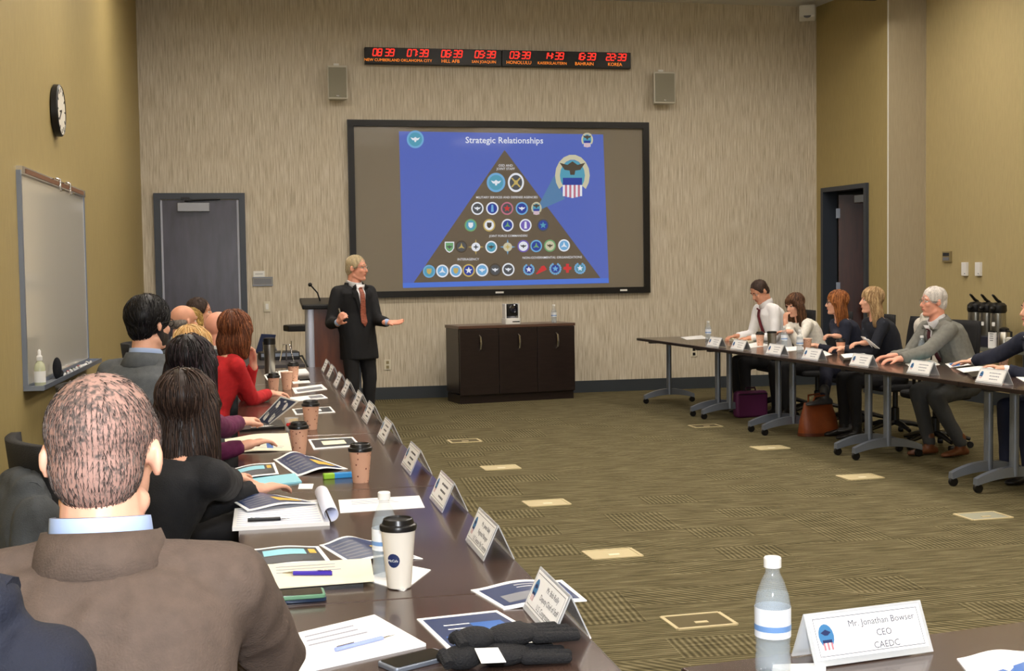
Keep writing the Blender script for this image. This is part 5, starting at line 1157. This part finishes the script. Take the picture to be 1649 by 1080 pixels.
        if kd in ('long', 'bob'):
            cand = [q for q in fc if q[0].z > topz+.01]; strands(sb, bv, [rr.choice(cand) for _ in range(n_)], crown, hair.get('L', .3)+.14, 14, hair.get('r', .0022), .003, .7, 1.0, 3, .16, hair.get('curl', 0))
            cand = [q for q in fc if q[0].z < topz+.01]; strands(sb, bv, [rr.choice(cand) for _ in range(n_//2)], crown, hair.get('L', .3)*.7, 9, hair.get('r', .0022), .003, .2, 1.0, 4, .16, hair.get('curl', 0))
        else:
            cand = fc if not thin else [q for q in fc if (q[0]-H(-.03, 0, .12)).length > .075 or rr.random() < thin]; strands(sb, bv, [rr.choice(cand) for _ in range(n_)], crown, hair.get('len', .03), 3, hair.get('r', .0011), hair.get('lift', .0025), 1.2, .35, 3, .3, hair.get('curl', 0))
        nb = len(hm_.polygons); shell = MB(); shell.v = [tuple(v.co) for v in hm_.vertices]; shell.f = [tuple(p.vertices) for p in hm_.polygons]; shell.m = [0]*nb
        if hair.get('shell', True) is False: shell = MB()
        n0 = len(shell.v); shell.v += sb.v; shell.f += [tuple(i+n0 for i in f) for f in sb.f]; ml = len(sb.f)
        per = max(1, ml//max(1, n_)); nm_ = len(hair['m']); shell.m += [((1 if (i//per) % 3 == 0 else 0) if nm_ == 2 else 1+(1 if (i//per) % 3 == 0 else 0)) for i in range(ml)]
        hmesh = tomesh(shell, hair['m'], 180); place2 = hmesh; hmesh.transform(Matrix.Translation(-ground)); o = bpy.data.objects.new('hair', hmesh); hmesh.name = 'hair'; C.objects.link(o); o.parent = root
    return root, dict(H=H, N=N, ground=ground, wr=wr, el=el)
def hairm(n, a, b_, rough=.38): return [mat('hair_'+n, a, rough+.12, var=.3, vscale=60, vstretch=(1, 1, .15), spec=.3), mat('hair_light_'+n, b_, rough+.12, spec=.3)]
def crop_mat():
    m = bpy.data.materials.new('cropped_hair_scalp'); m.use_nodes = True; nt = m.node_tree; b = nt.nodes['Principled BSDF']
    tc = nt.nodes.new('ShaderNodeTexCoord'); n = nt.nodes.new('ShaderNodeTexNoise'); n.inputs['Scale'].default_value = 130; n.inputs['Detail'].default_value = 5
    nt.links.new(tc.outputs['Object'], n.inputs[0]); n3 = nt.nodes.new('ShaderNodeTexNoise'); n3.inputs['Scale'].default_value = 9; nt.links.new(tc.outputs['Object'], n3.inputs[0])
    a = nt.nodes.new('ShaderNodeMath'); a.operation = 'ADD'; nt.links.new(n.outputs[0], a.inputs[0]); nt.links.new(n3.outputs[0], a.inputs[1])
    r = nt.nodes.new('ShaderNodeValToRGB'); e = r.color_ramp.elements; e[0].position = .75; e[0].color = lin((78, 68, 64)); e[1].position = 1.3; e[1].color = lin((160, 124, 112))
    h_ = nt.nodes.new('ShaderNodeMath'); h_.operation = 'MULTIPLY'; h_.inputs[1].default_value = 1.0; nt.links.new(a.outputs[0], h_.inputs[0]); nt.links.new(h_.outputs[0], r.inputs[0]); nt.links.new(r.outputs[0], b.inputs['Base Color']); b.inputs['Roughness'].default_value = .7
    return m
def top(px, py, y): return PY(px, py, y)
def wool(n, c, bump=.25): return mat('wool_'+n, c, .85, var=.12, vscale=40, bump=bump, bscale=260, sheen=.0)
M_brown = wool('brown', (84, 70, 61)); M_char = wool('charcoal', (84, 88, 92)); M_blk = wool('black', (20, 21, 25)); M_navyc = wool('navy', (22, 27, 46)); M_greyj = wool('grey', (112, 112, 106)); M_red = wool('red', (180, 26, 32)); M_whitec = wool('white', (226, 222, 214)); M_shirtw = mat('white_cotton', (232, 232, 236), .7); M_shirtb = mat('blue_cotton', (168, 188, 226), .7); M_dgrey = wool('darkgrey', (62, 66, 70)); M_purple = wool('purple', (92, 24, 66))
# --- whiteboard side
tp = top(165, 603, 2.1)
P1 = person('man with cropped greying hair in a brown suit jacket, seen from behind', tp, 80, 84, (tp.x+.01, 1.98, .57), hs=1.03, lod=.006, wide=1.08, wear=dict(kind='jacket', m=M_brown, wr=.013, fr=6, seed=2), collar=M_shirtb, rh=dict(w=(.0, 2.5, .8), pole=(1, -.3, -.8)), lh=dict(w=(-.42, 2.42, .74)), cyaw=85, nk=.03, hair=dict(k='crop', m=[crop_mat(), mat('hair_greying_dark', (58, 50, 47), .7, spec=.2), mat('hair_greying_light', (118, 106, 99), .7, spec=.2)], n=9000, len=.011, r=.00045, lift=.0012, thin=.35, part=(-.05, .0, .11)), legc=(60, 52, 46))
tp = top(300, 596, 4.2)
person('woman with long straight dark brown hair in a black jacket', tp, 66, 40, (tp.x-.2, tp.y-.03, .54), F=True, wear=dict(kind='jacket', m=M_blk), rh=dict(w=(.0, 4.95, .775), d=(.3, 1, -.05), curl=10), lh=dict(w=(.05, 4.6, .78)), cyaw=10, hair=dict(k='long', m=hairm('darkbrown', (40, 29, 25), (68, 51, 43), .3), L=.31, n=420, w=1.0))
tp = top(308, 541, 5.4)
person('woman with glossy black hair and purple sleeves holding a brochure', tp, 60, 25, (tp.x-.2, tp.y-.02, .54), F=True, wear=dict(kind='sweater', m=M_purple), rh=dict(w=(.06, 5.95, .86), d=(.5, .8, .1), curl=30), lh=dict(w=(.02, 5.75, .79)), cyaw=5, hair=dict(k='long', m=hairm('black', (20, 14, 16), (52, 40, 44), .28), L=.24, n=380, w=1.1))
tp = top(240, 479, 6.1)
person('bearded man with black hair and glasses in a grey suit', tp, 45, 60, (tp.x-.08, tp.y-.08, .6), wear=dict(kind='jacket', m=M_char), collar=M_shirtb, glasses=M_black, beard=mat('beard_dark', (34, 27, 25), .7, var=.3, vscale=120), cyaw=15, hair=dict(k='short', m=hairm('jet', (14, 13, 15), (34, 32, 36), .3), vol=1.16, n=700, len=.05, r=.0016, part=(.02, .05, .12)))
tp = top(312, 525, 6.9)
person('woman with smooth blonde hair between the black haired people', tp, 40, 30, (tp.x-.15, tp.y, .53), F=True, wear=dict(kind='sweater', m=M_dgrey), cyaw=10, hair=dict(k='bob', m=hairm('blonde', (190, 150, 96), (226, 196, 146), .4), L=.1, n=320))
tp = top(380, 501, 8.0)
RED = person('woman in a red sweater with brown shoulder length hair, hand at chin', tp, 45, 10, (tp.x-.2, tp.y-.05, .54), F=True, wear=dict(kind='sweater', m=M_red), rh=dict(w=(.18, 8.2, .785), d=(1, .5, -.02), curl=26), lh=dict(w=tuple(PY(408, 584, 8.15)), d=(-.1, -.05, 1), n=(-.7, -.5, 0), curl=60, pole=(.3, .6, -1)), cyaw=5, hair=dict(k='bob', m=hairm('chestnut', (92, 52, 32), (146, 88, 54), .36), L=.17, n=420, vol=1.06, w=1.15))
tp = top(296, 491, 9.5)
person('balding man with short grey fringe looking towards the speaker', tp, 35, 25, (tp.x-.12, tp.y, .56), sk=('tan', (206, 148, 120)), wear=dict(kind='jacket', m=M_dgrey), collar=M_shirtw, cyaw=10, hair=dict(k='fringe', m=hairm('grey', (120, 112, 106), (170, 164, 158), .6), n=900, len=.016, r=.001))
tp = top(308, 497, 10.1)
person('person with curly blond hair beside the balding man', tp, 30, 20, (tp.x-.12, tp.y, .54), F=True, wear=dict(kind='sweater', m=M_blk), cyaw=10, hair=dict(k='bob', m=hairm('curlyblond', (150, 118, 62), (206, 176, 104), .45), L=.08, n=260, curl=.8))
tp = top(321, 479, 10.8)
person('man with short dark hair in profile before the closed door', tp, 8, 5, (tp.x-.14, tp.y, .56), sk=('tan', (206, 148, 120)), wear=dict(kind='jacket', m=M_navyc), collar=M_shirtw, cyaw=5, hair=dict(k='short', m=hairm('brownshort', (58, 44, 38), (96, 78, 68), .5), n=700, len=.02))
tp = top(354, 501, 8.85)
person('man with a fully bald head behind the woman in red', tp, 30, 20, (tp.x-.14, tp.y+.02, .55), sk=('rosy', (224, 158, 134)), wear=dict(kind='jacket', m=M_dgrey), collar=M_shirtw, cyaw=10)
# --- speaking man
tp = top(574, 411, 12.2)
tie_o = mat('striped_tie', (150, 84, 66), .5, var=.5, vscale=30, vstretch=(1, 1, 4))
person('standing man in a black suit and striped tie speaking with open arms', tp, -28, -62, (tp.x, tp.y+.03, .95), stand=True, sk=('rosy', (224, 158, 134)), lod=.0065, wear=dict(kind='jacket', m=M_blk, wr=.005), collar=M_shirtw, shirt=M_shirtw, tie=tie_o, cuff=M_shirtb, glasses=M_steel,
       lh=dict(w=tuple(PY(624, 519, 11.95)), d=(1, -.35, -.02), n=(.1, -.5, .8), curl=12, thumb=62, pole=(0, .4, -1)), rh=dict(w=tuple(PY(545, 519, 11.85)), d=(.15, -.6, .45), n=(.8, .2, .2), curl=48, pole=(-.35, .4, -1)), hair=dict(k='short', m=hairm('silver', (176, 160, 128), (214, 204, 180), .5), n=700, len=.03))
cl_ = PY(548, 505, 11.8); one('remote_clicker', lambda b: b.tube([(-.012, 0, .05), (.012, -.01, -.05)], .008), M_steel, 'slim silver presenter remote in the hand of the speaking man', 'remote', cl_)
# --- door side
tp = top(1223, 451, 12.8)
person('man in white shirt and dark red tie writing at the table', tp, 190, 185, (tp.x+.22, tp.y, .57), hp=-32, sk=('tan', (206, 148, 120)), wear=dict(kind='shirt', m=M_shirtw), collar=M_shirtw, tie=mat('burgundy_tie', (96, 18, 34), .5), rh=dict(w=tuple(PZ(1186, 541, .79)), d=(-1, -.1, -.1), curl=40), lh=dict(w=tuple(PZ(1208, 544, .78)), d=(-.8, .5, -.05), curl=22), cyaw=180, hair=dict(k='short', m=hairm('brownshort', (58, 44, 38), (96, 78, 68), .5), n=600, len=.015))
tp = top(1280, 473, 12.2)
person('woman in a white sweater leaning her face on her hand', tp, 196, 190, (tp.x+.26, tp.y, .54), hp=-15, F=True, wear=dict(kind='sweater', m=M_whitec), lh=dict(w=tuple(PY(1265, 520, 12.0)), d=(.05, .1, 1), n=(.9, .2, 0), curl=50, pole=(-.6, -.6, -1)), rh=dict(w=tuple(PZ(1262, 556, .8)), d=(-.6, .6, 0), curl=25), cyaw=180, hair=dict(k='long', m=hairm('brown', (72, 48, 34), (128, 92, 64), .4), L=.24, n=300))
tp = top(1347, 468, 11.3)
b0 = PZ(1362, 702, 0); b1 = PZ(1318, 648, .3)
person('woman with long auburn hair and grey ankle boots turned to the screen', tp, 160, 175, (tp.x+.2, tp.y, .54), F=True, wear=dict(kind='sweater', m=M_navyc), glasses=M_black, rh=dict(w=tuple(PY(1347, 542, 10.95)), d=(-1, .2, .15), curl=45), lh=dict(w=(tp.x-.25, tp.y-.1, .78)), cyaw=180, feet=[(b1.x+.06, b1.y, .37, 190), (b0.x+.08, b0.y, .1, 200)], legc=(20, 24, 46), shoec=(74, 74, 76), hair=dict(k='long', m=hairm('auburn', (122, 70, 34), (186, 122, 66), .38), L=.25, n=380, curl=.25))
tp = top(1403, 463, 10.55)
person('woman with long wavy blonde hair in a dark cardigan', tp, 165, 180, (tp.x+.22, tp.y, .54), F=True, wear=dict(kind='sweater', m=wool('darknavy', (22, 26, 38))), rh=dict(w=tuple(PY(1392, 552, 10.4)), d=(-1, .1, 0), curl=30), lh=dict(w=(tp.x-.3, tp.y-.05, .8), d=(-1, 0, .1), curl=30), cyaw=180, hair=dict(k='long', m=hairm('wavyblonde', (150, 120, 84), (204, 176, 132), .4), L=.25, n=400, curl=.35))
hb = PY(1400, 556, 10.35)
root = thing('brochure', 'blue brochure held open by the blonde woman', 'brochure', hb, R(80)); part('pages', lambda b: (b.box((-.06, 0, .02), (.14, .004, .13), Matrix.Rotation(R(-50), 3, 'X')), b.box((.06, .0, .02), (.12, .004, .13), Matrix.Rotation(R(-35), 3, 'X'))), M_paper, root, None); part('cover_print', lambda b: b.box((.055, -.004, .02), (.1, .003, .11), Matrix.Rotation(R(-35), 3, 'X')), M_blue, root, None)
tp = top(1503, 462, 9.6)
b0 = PZ(1530, 737, 0)
person('white haired man with glasses in a grey suit jacket', tp, 172, 180, (tp.x+.24, tp.y-.05, .57), sk=('rosy', (224, 158, 134)), wear=dict(kind='jacket', m=M_greyj), collar=M_shirtw, shirt=M_shirtw, tie=mat('maroon_tie', (70, 22, 30), .5, var=.3, vscale=60), glasses=M_steel, rh=dict(w=tuple(PZ(1436, 573, .79)), d=(-1, .3, -.1), curl=30), lh=dict(w=tuple(PZ(1448, 578, .785)), d=(-1, .2, -.05), curl=24), cyaw=190, feet=[(b0.x+.12, b0.y+.05, .1, 195), (tp.x-.15, tp.y-.2, .1, 185)], legc=(66, 68, 70), shoec=(104, 60, 34), hair=dict(k='short', m=hairm('white', (208, 202, 196), (236, 232, 228), .5), n=800, len=.03, vol=1.03))
tp = top(1667, 472, 8.2)
person('man in a navy suit and red tie at the end of the row', tp, 172, 180, (tp.x+.2, tp.y-.1, .57), wear=dict(kind='jacket', m=M_navyc), collar=M_shirtw, shirt=M_shirtw, tie=mat('pink_red_tie', (176, 40, 66), .5), cuff=M_shirtw, rh=dict(w=tuple(PZ(1566, 582, .785)), d=(-1, .5, -.05), curl=14), lh=dict(w=(tp.x-.3, tp.y-.1, .79)), cyaw=185, legc=(22, 28, 52), hair=dict(k='short', m=hairm('brownshort', (58, 44, 38), (96, 78, 68), .5), n=300, len=.02))
# --- chairs
cp1 = PY(168, 1000, 1.66)
for (x, y, rz, lb) in ((cp1.x-.24, 1.97, 90, 'black office chair under the man in the brown suit'), (-.36, 4.15, 20, 'black office chair under the dark haired woman in black'), (-.36, 5.38, 5, 'black office chair under the purple sleeved woman'), (-.46, 6.0, 10, 'black office chair under the bearded man'), (-.36, 6.9, 5, 'black office chair under the blonde woman by the bearded man'), (-.24, 7.95, 5, 'black office chair under the woman in red'), (-.48, 9.5, 5, 'black office chair under the balding man'), (-.44, 10.12, 5, 'black office chair under the curly haired person'), (-.46, 10.8, 5, 'black office chair by the closed door'), (-.28, 8.87, 5, 'black office chair under the bald man'),
                       (5.66, 12.8, 180, 'black office chair under the man in white shirt'), (5.78, 12.2, 180, 'black office chair under the woman in white'), (5.76, 11.3, 180, 'black office chair under the auburn haired woman'), (5.75, 10.55, 180, 'black office chair under the wavy blonde woman'), (5.68, 9.75, 180, 'black office chair under the white haired man'), (5.85, 8.1, 180, 'black office chair under the navy suited man')):
    chair(lb, x, y, R(rz))
# --- coats hung on chairs
def coat(label, c, yawd, w_, h_, m, dp=.13, seed=1):
    f = heading(yawd); l_ = Vector((-f.y, f.x, 0)); b = MB(); c = Vector(c)
    b.rings([(c+Vector((0, 0, h_*t)), l_*(w_*k), f*(dp*q)) for t, k, q in ((0, .5, .6), (.3, .52, .6), (.6, .5, .56), (.8, .45, .5), (.93, .36, .4), (1, .22, .22))], 24)
    for sd in (1, -1): b.cap(c+l_*(sd*w_*.42)+Vector((0, 0, h_*.8)), c+l_*(sd*w_*.56)+Vector((0, 0, h_*.1))-f*.02, .07, .06)
    b.cap(c+l_*.1+Vector((0, 0, h_*.97)), c-l_*.1+Vector((0, 0, h_*.97)), .045, .045)
    me = blob(b, .011, 5); wrinkle(me, .016, 6, seed); r_ = thing('coat', label, 'coat', flat(c)+Vector((0, 0, c.z))); me.transform(Matrix.Translation(-r_.location)); me.materials.append(m); o = bpy.data.objects.new('cloth_body', me); C.objects.link(o); o.parent = r_
    part('collar', lambda b: b.tube([l_*.13+Vector((0, 0, h_*.98)), f*.04+Vector((0, 0, h_*1.03)), -l_*.13+Vector((0, 0, h_*.98))], .028, 10), m, r_, 60)
cp_ = PY(168, 1000, 1.66); coat('navy coat draped over the chair of the brown suited man', (cp_.x-.24, 1.66, .6), 90, .36, PY(62, 905, 1.62).z-.64, wool('darknavycoat', (17, 21, 36)), .16)
cp_ = PY(35, 765, 3.9); coat('dark grey coat draped over a chair by the gold wall', (cp_.x, 3.9, .55), 20, .46, cp_.z-.57, M_dgrey, .16, 3)
cp_ = PY(1457, 507, 10.7); coat('cream white jacket hung on the chair behind the blonde woman', (6.05, 10.45, .6), 180, .4, .47, wool('cream', (214, 208, 196)), .14, 5)
